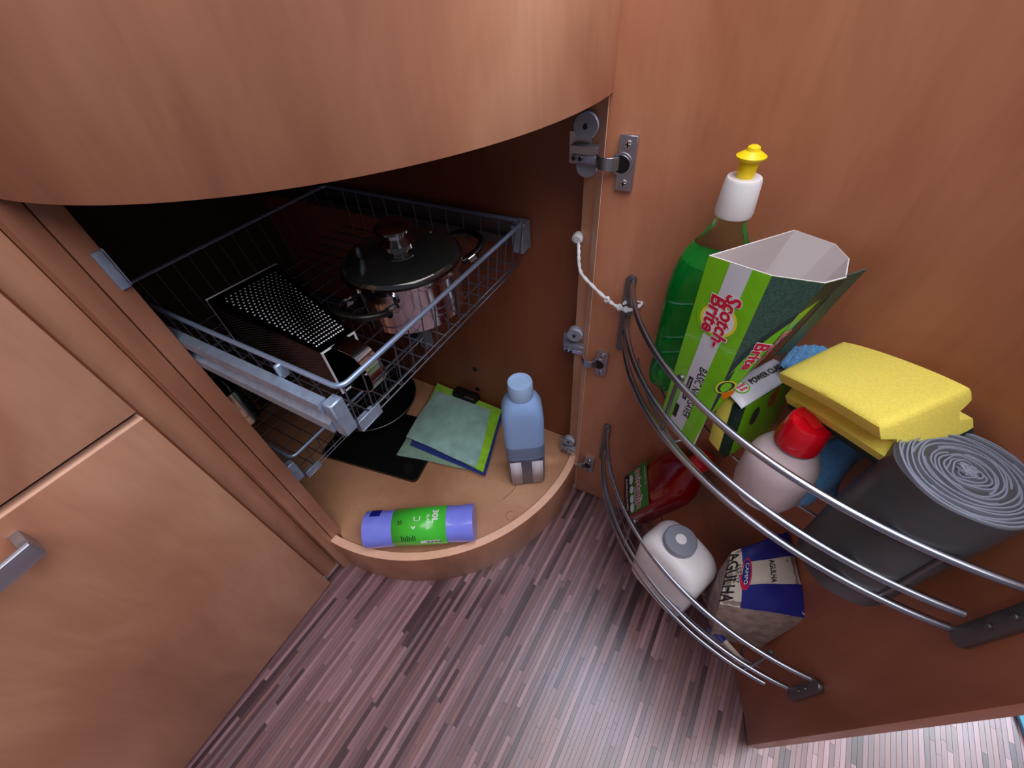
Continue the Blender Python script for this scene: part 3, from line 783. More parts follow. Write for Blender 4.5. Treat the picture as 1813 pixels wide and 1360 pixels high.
# dark frying pan at the back, on the board
fpc = (0.455, 0.76); fz = SZ + 0.0098
fp = thing('frying_pan', 'dark frying pan in the shadow under the wire baskets', 'pan', (fpc[0], fpc[1], fz))
f = frame((fpc[0], fpc[1], fz), (1, 0, 0), (0, 1, 0), (0, 0, 1))
b = MB(); b.loft([(0.0, 0.088, 0.088), (0.004, 0.096, 0.096), (0.042, 0.118, 0.118), (0.044, 0.1205, 0.1205), (0.046, 0.1195, 0.1195), (0.044, 0.116, 0.116), (0.006, 0.094, 0.094)], 60, fr=f); b.build('pan_body', 'black_matt', fp)
b = MB(); b.loft([(0.0462, 0.1185, 0.1185), (0.0472, 0.1195, 0.1195), (0.0462, 0.1205, 0.1205)], 60, fr=f, caps=(False, False)); b.build('pan_rim', 'grey_metal', fp)
b = MB(); hd = Vector((-0.55, 0.83, 0)).normalized(); c_ = Vector((fpc[0], fpc[1], fz + 0.038))
b.tube([c_ + hd * 0.116, c_ + hd * 0.15 + V3(0, 0, .01), c_ + hd * 0.24 + V3(0, 0, .02)], [0.008, 0.009, 0.011], 12); b.build('pan_handle', 'black', fp)

# small black box with metal strip by the right wall
db = thing('black_clip_box', 'small black box with a shiny metal strip by the cupboard wall', 'box', (0.585, 0.50, SZ))
b = MB(); b.box(0.572, 0.6025, 0.50, 0.575, SZ + 0.0003, SZ + 0.045); b.build('box_body', 'black_matt', db, bevel=0.004)
b = MB(); b.box(0.573, 0.579, 0.503, 0.532, SZ + 0.045, SZ + 0.0475); b.build('metal_strip', 'chrome', db, bevel=0.0005)

# stainless bowl seen at the left edge
bw = MB(); f = frame((0.203, 0.885, 0.2950), (1, 0, 0), (0, 1, 0), (0, 0, 1))
bw.loft([(0, 0.034, 0.034), (0.004, 0.040, 0.040), (0.08, 0.042, 0.042), (0.102, 0.043, 0.043), (0.104, 0.046, 0.046), (0.105, 0.044, 0.044), (0.102, 0.041, 0.041), (0.005, 0.038, 0.038)], 40, fr=f)
bw = bw.build('steel_bowl', 'chrome'); tag(bw, 'small stainless bowl half hidden behind the left stile', 'bowl')


# ---- microfibre cloths: a quad sheet with folds, given thickness
def sheet(name, corners, z, thick, mat, label, seed, amp=0.0015, lift=0.0, layers=2, group=None, curl=None):
    rnd = random.Random(seed); ph = [rnd.uniform(0, 6) for _ in range(6)]
    c = [Vector((x, y, 0)) for x, y in corners]
    top = MB(); nu = nv = 22
    def P(u, v, k_):
        p_ = c[0].lerp(c[1], u).lerp(c[3].lerp(c[2], u), v)
        e = min(u, 1 - u, v, 1 - v)
        wob = 0.0018 * math.sin(9 * u + ph[0]) * math.cos(7 * v + ph[1])
        n_ = V3(0, 0, 1)
        zz = z + k_ * thick * min(1, 0.35 + e * 9) + (amp * (math.sin(6 * u + 3 * v + ph[2]) + math.sin(8 * v - 2 * u + ph[3])) + 2 * amp) * (1 if k_ else 0.0) * min(1, e * 8)
        if curl: zz += curl(u, v)
        q = p_ + V3(wob if 0.02 < v < 0.98 else wob * 0.6, wob, 0); q.z = zz
        return q
    top.grid(lambda u, v: P(u, v, 1), nu, nv)
    top.grid(lambda u, v: P(u, v, 0), nu, nv)
    N1 = (nu + 1) * (nv + 1)
    ring = [i for i in range(nu + 1)] + [(j + 1) * (nu + 1) - 1 for j in range(1, nv + 1)] + [nv * (nu + 1) + i for i in range(nu - 1, -1, -1)] + [j * (nu + 1) for j in range(nv - 1, 0, -1)]
    for i in range(len(ring)):
        a_, b_ = ring[i], ring[(i + 1) % len(ring)]; top.f.append([a_, b_, b_ + N1, a_ + N1]); top.m.append(0); top.tone.append(None)
    o = top.build(name, mat); tag(o, label, 'cloth', 'microfibre cloths folded in a stack')
    return o


cz = SZ + 0.0098
def over_board(x, y): return 0
slope = lambda u, v: -0.0095 * max(0, min(1, (u * 0.9 + v * 0.35 - 0.3) / 0.25))
sheet('cleaning_cloth', [(0.578, 0.646), (0.600, 0.47), (0.404, 0.388), (0.352, 0.604)], cz, 0.006, 'aqua2', 'grey-green microfibre cloth, lowest of the folded stack', 3, 0.0006)
sheet('cleaning_cloth', [(0.580, 0.640), (0.592, 0.420), (0.398, 0.361), (0.388, 0.585)], cz + 0.0075, 0.005, 'navy_cloth', 'dark blue microfibre cloth folded between the paler cloths', 4, 0.0005)
sheet('cleaning_cloth', [(0.598, 0.648), (0.592, 0.426), (0.402, 0.368), (0.41, 0.60)], cz + 0.0138, 0.005, 'lime_cloth', 'lime green microfibre cloth just under the top one', 5, 0.0005)
sheet('cleaning_cloth', [(0.568, 0.632), (0.574, 0.448), (0.402, 0.386), (0.400, 0.604)], cz + 0.0200, 0.006, 'aqua', 'aqua microfibre cloth lying on top of the folded stack', 6, 0.0012)

# ---------------------------------------------------------------- upper door rack contents
HZ = 0.5318
# green detergent bottle
gb = thing('detergent_bottle', 'clear bottle of green dish soap with white and yellow push cap', 'bottle', (0.484, 0.015, HZ))
ta = math.radians(-17); xr = Vector((math.cos(ta), math.sin(ta), 0)); yr = Vector((-xr.y, xr.x, 0))
fg = frame((0.484, 0.015, HZ), xr, yr, (0, 0, 1.02))
prof = [(0.0004, 0.026, 0.038, 2.6), (0.006, 0.031, 0.043, 2.8), (0.03, 0.033, 0.045, 3), (0.05, 0.031, 0.043, 3), (0.075, 0.033, 0.045, 3.2), (0.165, 0.033, 0.046, 3.2), (0.19, 0.032, 0.044, 2.8), (0.212, 0.028, 0.038, 2.4), (0.235, 0.019, 0.023, 2), (0.25, 0.0145, 0.0155, 2), (0.264, 0.013, 0.013, 2)]
b = MB(); b.loft(prof, 56, fr=fg); b.build('bottle_shell', 'glassy', gb)
liq = [(z + (0.0015 if i == 0 else 0), rx - 0.0014, ry - 0.0014, e) for i, (z, rx, ry, e) in enumerate(prof) if z < 0.2] + [(0.203, 0.0285, 0.039, 2.5)]
b = MB(); b.loft(liq, 56, fr=fg); b.build('liquid', 'green_liquid', gb, label='green liquid')
b = MB(); b.loft([(0.258, 0.0185, 0.0185), (0.262, 0.0192, 0.0192), (0.292, 0.0172, 0.0172), (0.2945, 0.0160, 0.0160)], 40, fr=fg); b.build('cap', 'white', gb)
b = MB(); b.loft([(0.2945, 0.008, 0.008), (0.300, 0.0085, 0.0085), (0.309, 0.0092, 0.0092), (0.312, 0.0135, 0.0135), (0.3135, 0.0138, 0.0138), (0.3165, 0.009, 0.009), (0.318, 0.0065, 0.0065), (0.321, 0.0055, 0.0055), (0.3225, 0.003, 0.003)], 30, fr=fg); b.build('push_spout', 'yellow', gb, label='yellow push spout')

# open cardboard sleeve
sl = thing('sponge_sleeve', 'open lime green cardboard sleeve for scouring pads leaning in rack', 'packaging', (0.43, 0.0, HZ))
topP = [V3(0.398, 0.021, 0.790), V3(0.386, -0.035, 0.788), V3(0.3865, -0.0745, 0.790), V3(0.4025, -0.090, 0.790), V3(0.439, -0.0925, 0.789), V3(0.464, -0.081, 0.789), V3(0.479, -0.045, 0.790)]
botP = [V3(0.416, 0.021, HZ + .001), V3(0.378, -0.031, HZ + .001), V3(0.388, -0.024, HZ + .001), V3(0.402, -0.018, HZ + .001), V3(0.418, -0.008, HZ + .001), V3(0.432, 0.004, HZ + .001), V3(0.440, 0.012, HZ + .001)]
def slp(seg, u, v):  # v 0 top ..1 bottom
    n_ = len(topP); a_, b_ = topP[seg], topP[(seg + 1) % n_]; c_, d_ = botP[seg], botP[(seg + 1) % n_]
    return a_.lerp(b_, u).lerp(c_.lerp(d_, u), v)
ctr_t = sum(topP, V3(0, 0, 0)) / 7
b = MB()
b.grid(lambda u, v: slp(0, u, v), 4, 12, 0)
for sg in (1, 2, 3, 4, 5, 6): b.grid(lambda u, v: slp(sg, u, v), 2, 12, 0)
b.build('sleeve_board', 'card', sl, smooth=False, solid=0.0012)
def onsleeve(seg, u, v, off=0.0008):
    p_ = slp(seg, u, v); e = 0.02
    n_ = (slp(seg, min(u + e, 1.2), v) - slp(seg, u - e, v)).cross(slp(seg, u, v + e) - slp(seg, u, v - e)).normalized()
    c_ = (sum(topP, V3(0, 0, 0)) / 7).lerp(sum(botP, V3(0, 0, 0)) / 7, v)
    if n_.dot(p_ - c_) < 0: n_ = -n_
    return p_ + n_ * off
def spatch(seg, u0, u1, v0, v1, off, mat, nm='printed_area', uu=None):
    b = MB(); b.grid(lambda u, v: onsleeve(seg, (u0 + (u1 - u0) * u) + (uu(v0 + (v1 - v0) * v) if uu else 0), v0 + (v1 - v0) * v, off), 4, 14); return b.build(nm, mat, sl, smooth=False)
spatch(0, 0.0, 1.0, 0.0, 1.0, 0.0006, 'green')
spatch(0, 0.31, 0.66, 0.0, 1.0, 0.0009, 'silver', uu=lambda v: 0.05 - 0.09 * v)
def squad(seg, q, off, mat, nm='printed_area'):
    q_ = [Vector(p_) for p_ in q]; b = MB()
    b.grid(lambda a_, c_: onsleeve(seg, *(q_[0].lerp(q_[1], a_).lerp(q_[3].lerp(q_[2], a_), c_)), off), 5, 12); b.build(nm, mat, sl, smooth=False)
for sg in (1, 2, 3): squad(sg, [(0, 0), (1, 0), (1, 1), (0, 1)], 0.0006, 'green' if sg < 3 else 'pad_dark')
squad(1, [(0, 0), (1, 0), (1, 0.12), (0, 0.42)], 0.0009, 'pad_print')
squad(1, [(0, 0.42), (1, 0.12), (1, 0.17), (0, 0.52)], 0.0009, 'pad_dark')
squad(1, [(0, 0.52), (0.30, 0.44), (0.36, 1.0), (0, 1.0)], 0.0009, 'pad_dark')
squad(2, [(0, 0), (1, 0), (1, 0.05), (0, 0.13)], 0.0009, 'pad_dark')
squad(2, [(0.65, 0.05), (1, 0.05), (1, 1), (0.8, 1)], 0.0009, 'pad_dark')
def stext(seg, uc, vc, st, w=None, h=None, bold=0.02, mat='ink', off=0.0012, slant=0.0, b=None):
    own = b is None; b = b or MB()
    U = (slp(seg, 1, vc) - slp(seg, 0, vc)); Vd = (slp(seg, uc, 1) - slp(seg, uc, 0)); lu, lv = U.length, Vd.length
    # text runs down the sleeve (along v), letter tops towards +u
    text(b, st, None, None, None, w, h, bold, 0, lambda X, Y: onsleeve(seg, uc + Y / lu, vc + X / lv, off), slant)
    if own: b.build('lettering', mat, sl)
def sdisc(seg, uc, vc, r_, mat, off, ry=None, nm='printed_badge'):
    U = (slp(seg, 1, vc) - slp(seg, 0, vc)).length; Vd = (slp(seg, uc, 1) - slp(seg, uc, 0)).length; ry = ry or r_
    b = MB(); n_ = 32; b.add([onsleeve(seg, uc + r_ / U * math.cos(2 * PI * i / n_), vc + ry / Vd * math.sin(2 * PI * i / n_), off) for i in range(n_)], [tuple(range(n_))]); b.build(nm, mat, sl)
sdisc(0, 0.50, 0.25, 0.0235, 'green', 0.0011); sdisc(0, 0.50, 0.25, 0.0195, 'ink_yellow', 0.00125); sdisc(0, 0.50, 0.25, 0.0165, 'ink_white', 0.0014)
for (uc, st) in ((0.63, 'Scotch-'), (0.39, 'Brite')):
    vc_ = 0.25 if st != 'Brite' else 0.235
    stext(0, uc, vc_, st, w=0.067 if st != 'Brite' else 0.048, h=0.0175, bold=0.075, mat='ink_white', off=0.0016, slant=0.15)
    stext(0, uc, vc_, st, w=0.065 if st != 'Brite' else 0.046, h=0.0160, bold=0.03, mat='ink_red', off=0.0019, slant=0.15)
stext(0, 0.58, 0.69, 'BASIC NAIL SAVER', w=0.090, h=0.0100, bold=0.01, mat='ink')
spatch(0, 0.36, 0.46, 0.60, 0.76, 0.0012, 'ink'); spatch(0, 0.28, 0.38, 0.82, 0.92, 0.0012, 'ink')
stext(0, 0.41, 0.68, 'Esponja Salvauñas', w=0.034, h=0.0036, bold=0.0, mat='ink_white', off=0.0015)
stext(2, 0.30, 0.33, 'Scotch-', w=0.058, h=0.013, bold=0.075, mat='ink_white', off=0.0016); stext(2, 0.30, 0.33, 'Scotch-', w=0.056, h=0.012, bold=0.03, mat='ink_red', off=0.0019)
stext(1, 0.74, 0.36, 'Brite', w=0.040, h=0.0125, bold=0.075, mat='ink_white', off=0.0016); stext(1, 0.74, 0.36, 'Brite', w=0.038, h=0.0115, bold=0.03, mat='ink_red', off=0.0019)
sdisc(1, 0.30, 0.55, 0.0105, 'ink_yellow', 0.0012); sdisc(1, 0.30, 0.55, 0.0088, 'pad_dark', 0.0014); sdisc(1, 0.30, 0.55, 0.0055, 'green', 0.0016, 0.0075)
sdisc(1, 0.80, 0.60, 0.006, 'orange', 0.0012, 0.009)
# loose flap at the right
b = MB(); b.grid(lambda u, v: V3(0.4035, -0.0905, 0.7915).lerp(V3(0.419, -0.104, 0.792), u) + V3(0, 0, -0.105 * v) + V3(0.003, 0.020, 0) * v, 3, 8); b.build('flap', 'pad_print', sl, smooth=False, solid=0.0012)

# power sponge pack with white card
pk = thing('sponge_pack', 'wrapped sponge pack with white header card in front of the sleeve', 'sponge', (0.43, -0.07, HZ))
PT = [V3(0.407, -0.036, 0.618), V3(0.489, -0.090, 0.620), V3(0.474, -0.114, 0.618), V3(0.388, -0.062, 0.616)]
PB = [V3(0.398, -0.046, HZ + .001), V3(0.468, -0.092, HZ + .001), V3(0.452, -0.116, HZ + .001), V3(0.376, -0.070, HZ + .001)]
def slab(u0, u1, v0, v1, w0, w1):
    def P(u, v, w): return PT[0].lerp(PT[1], u).lerp(PT[3].lerp(PT[2], u), v).lerp(PB[0].lerp(PB[1], u).lerp(PB[3].lerp(PB[2], u), v), w)
    b = MB(); b.add([P(u, v, w) for w in (w0, w1) for v in (v0, v1) for u in (u0, u1)], [(0, 2, 3, 1), (4, 5, 7, 6), (0, 1, 5, 4), (2, 6, 7, 3), (0, 4, 6, 2), (1, 3, 7, 5)]); return b
slab(0.0, 1, 0.0, 0.62, 0.03, 1).build('foam_block', 'foam', pk, bevel=0.002)
slab(0.0, 1, 0.64, 0.97, 0.03, 1).build('scouring_layer', 'pad', pk, bevel=0.0015)
slab(0.10, 1.0, 0.985, 1.03, 0.02, 0.96).build('print_panel', 'green', pk, smooth=False)
def P_(u, v, w, off=0): 
    p_ = PT[0].lerp(PT[1], u).lerp(PT[3].lerp(PT[2], u), v).lerp(PB[0].lerp(PB[1], u).lerp(PB[3].lerp(PB[2], u), v), w); return p_ + V3(0, 0, off)
b = MB(); b.grid(lambda u, v: P_(u * 1.05 - 0.04, v * 1.12 - 0.04, 0, 0.0065 + 0.0025 * math.sin(v * PI)), 8, 12); b.build('header_card', 'silver', pk, solid=0.0008)
b = MB(); udir = (PT[1] - PT[0]).normalized(); vdir = (PT[0] - PT[3]).normalized()
text(b, 'POWER CLASSIC', P_(0.62, 0.45, 0, 0.0105), udir, vdir, w=0.062, h=0.0075, bold=0.02); b.build('lettering', 'ink', pk)
b = MB(); c_ = P_(0.16, 0.45, 0, 0.0103)
b.add([c_ + udir * (0.010 * math.cos(2 * PI * i / 24)) + vdir * (0.0085 * math.sin(2 * PI * i / 24)) for i in range(24)], [tuple(range(24))]); b.build('badge', 'green', pk)
b = MB(); b.add([c_ + V3(0, 0, .0002) + udir * (0.0085 * math.cos(2 * PI * i / 24)) + vdir * (0.007 * math.sin(2 * PI * i / 24)) for i in range(24)], [tuple(range(24))]); b.build('badge', 'ink_white', pk)
b = MB(); text(b, 'Scotch', c_ + V3(0, 0, .0005) + vdir * 0.0025, udir, vdir, w=0.014, h=0.0042, bold=0.04); text(b, 'Brite', c_ + V3(0, 0, .0005) - vdir * 0.0028, udir, vdir, w=0.011, h=0.004, bold=0.04); b.build('lettering', 'ink_red', pk)
fnrm = (PT[2] - PT[3]).cross(PB[3] - PT[3]).normalized()
if fnrm.dot(V3(-1, -1, 0)) < 0: fnrm = -fnrm
zdn = (PB[3] - PT[3]).normalized(); ud2 = (PT[2] - PT[3]).normalized()
b = MB(); c_ = P_(0.62, 1.04, 0.18) + fnrm * 0.0006; text(b, 'Scotch-\nBrite', c_, zdn, ud2, w=0.030, h=0.016, bold=0.04); b.build('lettering', 'ink_red', pk)
b = MB(); c_ = P_(0.34, 1.04, 0.33) + fnrm * 0.0006
b.add([c_ + zdn * (0.014 * math.cos(2 * PI * i / 24)) + ud2 * (0.007 * math.sin(2 * PI * i / 24)) for i in range(24)], [tuple(range(24))]); b.build('badge', 'pad_dark', pk)

# red capped bottle
rc = (0.352, -0.117)
rb = thing('milky_bottle', 'milky translucent bottle with bright red screw cap in upper rack', 'bottle', (rc[0], rc[1], HZ))
f = frame((rc[0], rc[1], HZ), (1, 0, 0), (0, 1, 0), (0, 0, 1))
pr_ = [(0.0003, 0.028), (0.004, 0.033), (0.02, 0.0362), (0.055, 0.0362), (0.07, 0.0335), (0.084, 0.0268), (0.094, 0.0205), (0.098, 0.0195)]
b = MB(); b.loft([(z, r_, r_) for z, r_ in pr_], 48, fr=f); b.build('bottle_body', 'liquid_haze', rb)
b = MB(); b.loft([(0.0955, 0.0205, 0.0205), (0.0985, 0.0208, 0.0208), (0.0985, 0.0195, 0.0195)], 40, fr=f, caps=(False, False)); b.build('neck_ring', 'grey_cap', rb)
b = MB(); b.loft([(0.099, 0.0215, 0.0215), (0.102, 0.0218, 0.0218), (0.131, 0.0192, 0.0192), (0.1335, 0.0178, 0.0178), (0.1325, 0.0168, 0.0168), (0.1315, 0.0155, 0.0155)], 48, fr=f); b.build('red_cap', 'red', rb, label='red screw cap')
b = MB(); b.box(-0.010, 0.008, -0.0055, 0.0055, 0.1312, 0.1348, fr=lambda v: f((v.x * 0.8 - v.y * 0.6, v.x * 0.6 + v.y * 0.8, v.z)))
b.prism([(0.006, -0.0065), (0.0135, -0.009), (0.0135, 0.009), (0.006, 0.0065)], 0.1312, 0.1335, fr=lambda v: f((v.x * 0.8 - v.y * 0.6, v.x * 0.6 + v.y * 0.8, v.z))); b.build('cap_latch', 'red', rb, bevel=0.0012)

# grey bag roll standing on end
gc = (0.3015, -0.2035); gR = 0.0455; gT = 0.709
gg = thing('grey_bag_roll', 'big dark grey bin bag roll standing on end in the upper rack', 'bag roll', (gc[0], gc[1], HZ))
b = MB(); vs = []; n_ = 56
for i in range(15):
    z = HZ + 0.0005 + (gT - HZ - 0.002) * i / 14
    for k_ in range(n_):
        q = 2 * PI * k_ / n_; r_ = gR - 0.0012 + 0.0006 * math.sin(3 * q + z * 40) + 0.0005 * math.sin(7 * q + 2) ; vs.append((gc[0] + r_ * math.cos(q), gc[1] + r_ * math.sin(q), z))
b.add(vs, [(i * n_ + k_, i * n_ + (k_ + 1) % n_, (i + 1) * n_ + (k_ + 1) % n_, (i + 1) * n_ + k_) for i in range(14) for k_ in range(n_)] + [tuple(range(n_))[::-1], tuple(14 * n_ + k_ for k_ in range(n_))])
b.build('roll_body', 'bag_grey', gg)
b = MB(); turns = 15; pts_i = []; steps = 760; hts = []
rnd = random.Random(4)
for i in range(steps + 1):
    t_ = i / steps; q = t_ * turns * 2 * PI; r_ = 0.006 + (gR - 0.0075) * t_ + 0.0009 * math.sin(3 * q + 9 * t_) * (1 - t_) + 0.0004 * math.sin(5.3 * q)
    pts_i.append((q, r_)); hts.append(0.0016 + 0.0011 * math.sin(q * 0.37) + 0.0008 * math.sin(q * 1.9 + 1))
vs = []
for (q, r_), h_ in zip(pts_i, hts):
    for dr, dz in ((-0.0010, 0.0), (-0.0006, h_), (0.0006, h_), (0.0010, 0.0)): vs.append((gc[0] + (r_ + dr) * math.cos(q), gc[1] + (r_ + dr) * math.sin(q), gT - 0.0016 + dz))
b.add(vs, [(4 * i + k_, 4 * i + k_ + 1, 4 * i + 5 + k_, 4 * i + 4 + k_) for i in range(steps) for k_ in range(3)])
b.build('wound_edges', 'bag_edge', gg, label='pale spiral of wound bag edges')
b = MB()
for j in range(7):
    p_ = [V3(gc[0] + rnd.uniform(-.006, .006), gc[1] + rnd.uniform(-.006, .006), gT + rnd.uniform(-.001, .002)) for _ in range(4)]
    b.tube(smooth_path(p_, 4), 0.0014, 6)
b.build('crumpled_core', 'bag_edge', gg)

# blue cloth tucked behind the sponge
bc = MB()
def bcf(u, v):
    a_ = V3(0.452, -0.088, 0.64).lerp(V3(0.415, -0.158, 0.655), u)
    top_ = 0.032 * math.sin(PI * min(1, u * 0.95 + 0.05)) + 0.012
    return a_ + V3(0.012 * math.sin(v * PI), -0.004 * math.sin(v * PI), 0) + V3(0.018, -0.003, top_) * math.sin(v * PI) + V3(-0.005, -0.01, 0) * v + V3(0, 0, 0.0009 * math.sin(60 * u))
bc.grid(bcf, 36, 16)
bc.grid(lambda u, v: V3(0.372, -0.150, 0.625).lerp(V3(0.395, -0.188, 0.63), u) + V3(-0.026 * v, 0.004 * math.sin(v * 6 + u * 4), -0.088 * v) + V3(0.004 * math.sin(8 * u + 3 * v), 0.004 * math.sin(7 * u + 2), 0), 16, 14)
bc = bc.build('blue_cloth', 'blue_cloth', solid=0.003); tag(bc, 'crumpled light blue cloth tucked behind the yellow sponge', 'cloth')

# yellow sponge with finger grooves and green pad
sp = thing('yellow_sponge', 'large yellow sponge with green scouring pad on the grey roll', 'sponge', (0.36, -0.14, 0.71))
Ta, Tb, Tc, Td = V3(0.394, -0.074, 0.684), V3(0.437, -0.123, 0.708), V3(0.350, -0.187, 0.755), V3(0.304, -0.140, 0.726)
Lx = ((Td - Ta) + (Tc - Tb)) / 2; Wx = ((Tb - Ta) + (Tc - Td)) / 2; Nn = Lx.cross(Wx).normalized()
if Nn.z < 0: Nn = -Nn
cen = (Ta + Tb + Tc + Td) / 4
H_ = 0.046
def prof_w(h):   # half width factor down the side: finger groove
    if h < 0.30: return 1.0
    if h < 0.42: return 1.0 - 0.32 * (h - 0.30) / 0.12
    if h < 0.60: return 0.68
    if h < 0.72: return 0.68 + 0.32 * (h - 0.60) / 0.12
    return 1.0
b = MB(); hs = [0, 0.04, 0.12, 0.30, 0.36, 0.42, 0.51, 0.60, 0.66, 0.72, 0.86, 0.93]; rings = []
nl, nw = 22, 12
def ringp(h, shrink=0.0):
    w_ = prof_w(h) - shrink; pts = []
    for i in range(nl): pts.append((-0.5 + i / nl, -0.5 * w_))
    for i in range(nw): pts.append((0.5, (-0.5 + i / nw) * w_))
    for i in range(nl): pts.append((0.5 - i / nl, 0.5 * w_))
    for i in range(nw): pts.append((-0.5, (0.5 - i / nw) * w_))
    out = []
    for (l_, w2) in pts:
        k_ = 1.0 - 0.02 * (abs(l_) * 2) ** 6 * (abs(w2) * 2) ** 6 - shrink
        out.append(cen + Lx * (l_ * k_) + Wx * (w2 * k_) - Nn * (h * H_) - Nn * 0.004 * (4 * l_ * l_))
    return out
vs = []
for h in hs: vs += ringp(h, 0.045 if h == 0 else (0.012 if h == 0.04 else 0))
nr = 2 * (nl + nw)
fs = [(i * nr + k_, i * nr + (k_ + 1) % nr, (i + 1) * nr + (k_ + 1) % nr, (i + 1) * nr + k_) for i in range(len(hs) - 1) for k_ in range(nr)] + [tuple((len(hs) - 1) * nr + k_ for k_ in range(nr))]
b.add(vs, fs)
def spt(l_, w2, shrink):
    k_ = 1.0 - 0.02 * (abs(l_) * 2) ** 6 * (abs(w2) * 2) ** 6 - shrink
    return cen + Lx * (l_ * k_) + Wx * (w2 * k_) - Nn * 0.004 * (4 * l_ * l_)
b.add([spt(-0.5 + i / nl, (-0.5 + j / nw) * (1 - 0.045), 0.045) for j in range(nw + 1) for i in range(nl + 1)],
      [(j * (nl + 1) + i, j * (nl + 1) + i + 1, (j + 1) * (nl + 1) + i + 1, (j + 1) * (nl + 1) + i) for j in range(nw) for i in range(nl)])
foam_o = b.build('foam', 'foam', sp)
bm = bmesh.new(); bm.from_mesh(foam_o.data); bmesh.ops.remove_doubles(bm, verts=bm.verts, dist=0.0003); bmesh.ops.recalc_face_normals(bm, faces=bm.faces); bm.to_mesh(foam_o.data); bm.free()
vs = ringp(0.935) + ringp(1.12); b = MB(); b.add(vs, [(k_, (k_ + 1) % nr, nr + (k_ + 1) % nr, nr + k_) for k_ in range(nr)] + [tuple(range(nr))[::-1], tuple(nr + k_ for k_ in range(nr))]); b.build('scouring_pad', 'pad', sp, label='dark green scouring pad')

# ---------------------------------------------------------------- lower door rack contents
LZ = 0.1702
# red cleaner bottle, leaning
Uu = V3(-0.05, -0.34, 0.94).normalized(); Wv = V3(0.91, 0.41, 0.0).normalized(); Wv = (Wv - Uu * Wv.dot(Uu)).normalized(); Nv = Uu.cross(Wv) * -1
if Nv.y < 0: Nv = -Nv
mo = V3(0.470, 0.022, 0.182)
ms = thing('cleaner_bottle', 'dark red cleaner bottle with green label leaning in lower rack', 'bottle', tuple(mo))
fm = frame(mo, Wv, Nv, Uu)
b = MB(); b.loft([(0.0, 0.042, 0.024, 4), (0.005, 0.047, 0.029, 4), (0.15, 0.048, 0.030, 4), (0.18, 0.044, 0.028, 3.4), (0.205, 0.030, 0.022, 2.6), (0.22, 0.014, 0.014, 2), (0.228, 0.013, 0.013, 2)], 48, fr=fm); b.build('bottle_body', 'redliq', ms)
b = MB(); b.loft([(0.224, 0.0165, 0.0165), (0.248, 0.016, 0.016), (0.250, 0.013, 0.013)], 32, fr=fm); b.build('cap', 'red', ms)
LF = 0.0305
def lquad(x0, x1, z0, z1, off):
    b = MB(); b.add([fm((x0, LF + off, z0)), fm((x1, LF + off, z0)), fm((x1, LF + off, z1)), fm((x0, LF + off, z1))], [(0, 1, 2, 3)]); return b
lquad(-0.043, 0.043, 0.036, 0.112, 0.0002).build('label', 'green_dark', ms)
lquad(-0.043, 0.043, 0.014, 0.035, 0.0002).build('label', 'ink', ms)
b = MB(); text(b, 'mistolin', fm((0, LF + 0.0008, 0.077)), -Wv, Uu, w=0.078, h=0.026, bold=0.055); b.build('lettering', 'ink_white', ms)
b = MB(); text(b, 'mistolin', fm((0, LF + 0.0011, 0.077)), -Wv, Uu, w=0.076, h=0.024, bold=0.01); b.build('lettering', plain('purple_red_print', (150, 20, 60), 0.4), ms)
b = MB(); text(b, 'ORIGINAL', fm((-0.012, LF + 0.0008, 0.0595)), -Wv, Uu, w=0.036, h=0.006, bold=0.0)
text(b, 'AGRADAVEL', fm((0, LF + 0.0008, 0.026)), -Wv, Uu, w=0.07, h=0.007, bold=0.0); text(b, 'MARCA', fm((0.015, LF + 0.0008, 0.104)), -Wv, Uu, w=0.036, h=0.006, bold=0.0)
b.build('lettering', 'ink_white', ms)
for (x, w_) in ((0.026, .010), (0.005, .008), (-0.014, .008), (-0.032, .009)):
    b = MB(); b.add([fm((x + w_ * math.cos(2 * PI * i / 20), LF + 0.0007, 0.046 + 0.008 * math.sin(2 * PI * i / 20))) for i in range(20)], [tuple(range(20))]); b.build('badge', 'silver', ms)

# white jug seen from above
wa = V3(-0.45, -0.89, 0).normalized(); wb = Vector((-wa.y, wa.x, 0)); wc = V3(0.340, -0.072, LZ)
wj = thing('white_bottle', 'white plastic jug with round grey cap seen from above', 'bottle', tuple(wc))
fw = frame(wc, wa, wb, (0, 0, 0.95))
b = MB(); b.loft([(0.0004, 0.052, 0.034, 5), (0.006, 0.056, 0.037, 5), (0.125, 0.057, 0.038, 5), (0.142, 0.055, 0.037, 4.6), (0.158, 0.048, 0.035, 3.8), (0.168, 0.038, 0.031, 3), (0.171, 0.028, 0.026, 2.4), (0.172, 0.022, 0.022, 2)], 64, fr=fw); b.build('jug_body', 'offwhite', wj)
b = MB(); b.loft([(0.171, 0.025, 0.025, 2, -0.008), (0.173, 0.0255, 0.0255, 2, -0.008), (0.185, 0.025, 0.025, 2, -0.008), (0.187, 0.0228, 0.0228, 2, -0.008)], 44, fr=fw); b.build('grey_cap', 'grey_cap', wj, label='round grey cap')
b = MB(); b.loft([(0.1872, 0.0085, 0.0085, 2, -0.008), (0.188, 0.008, 0.008, 2, -0.008)], 30, fr=fw); b.build('cap_centre', 'ink_white', wj)

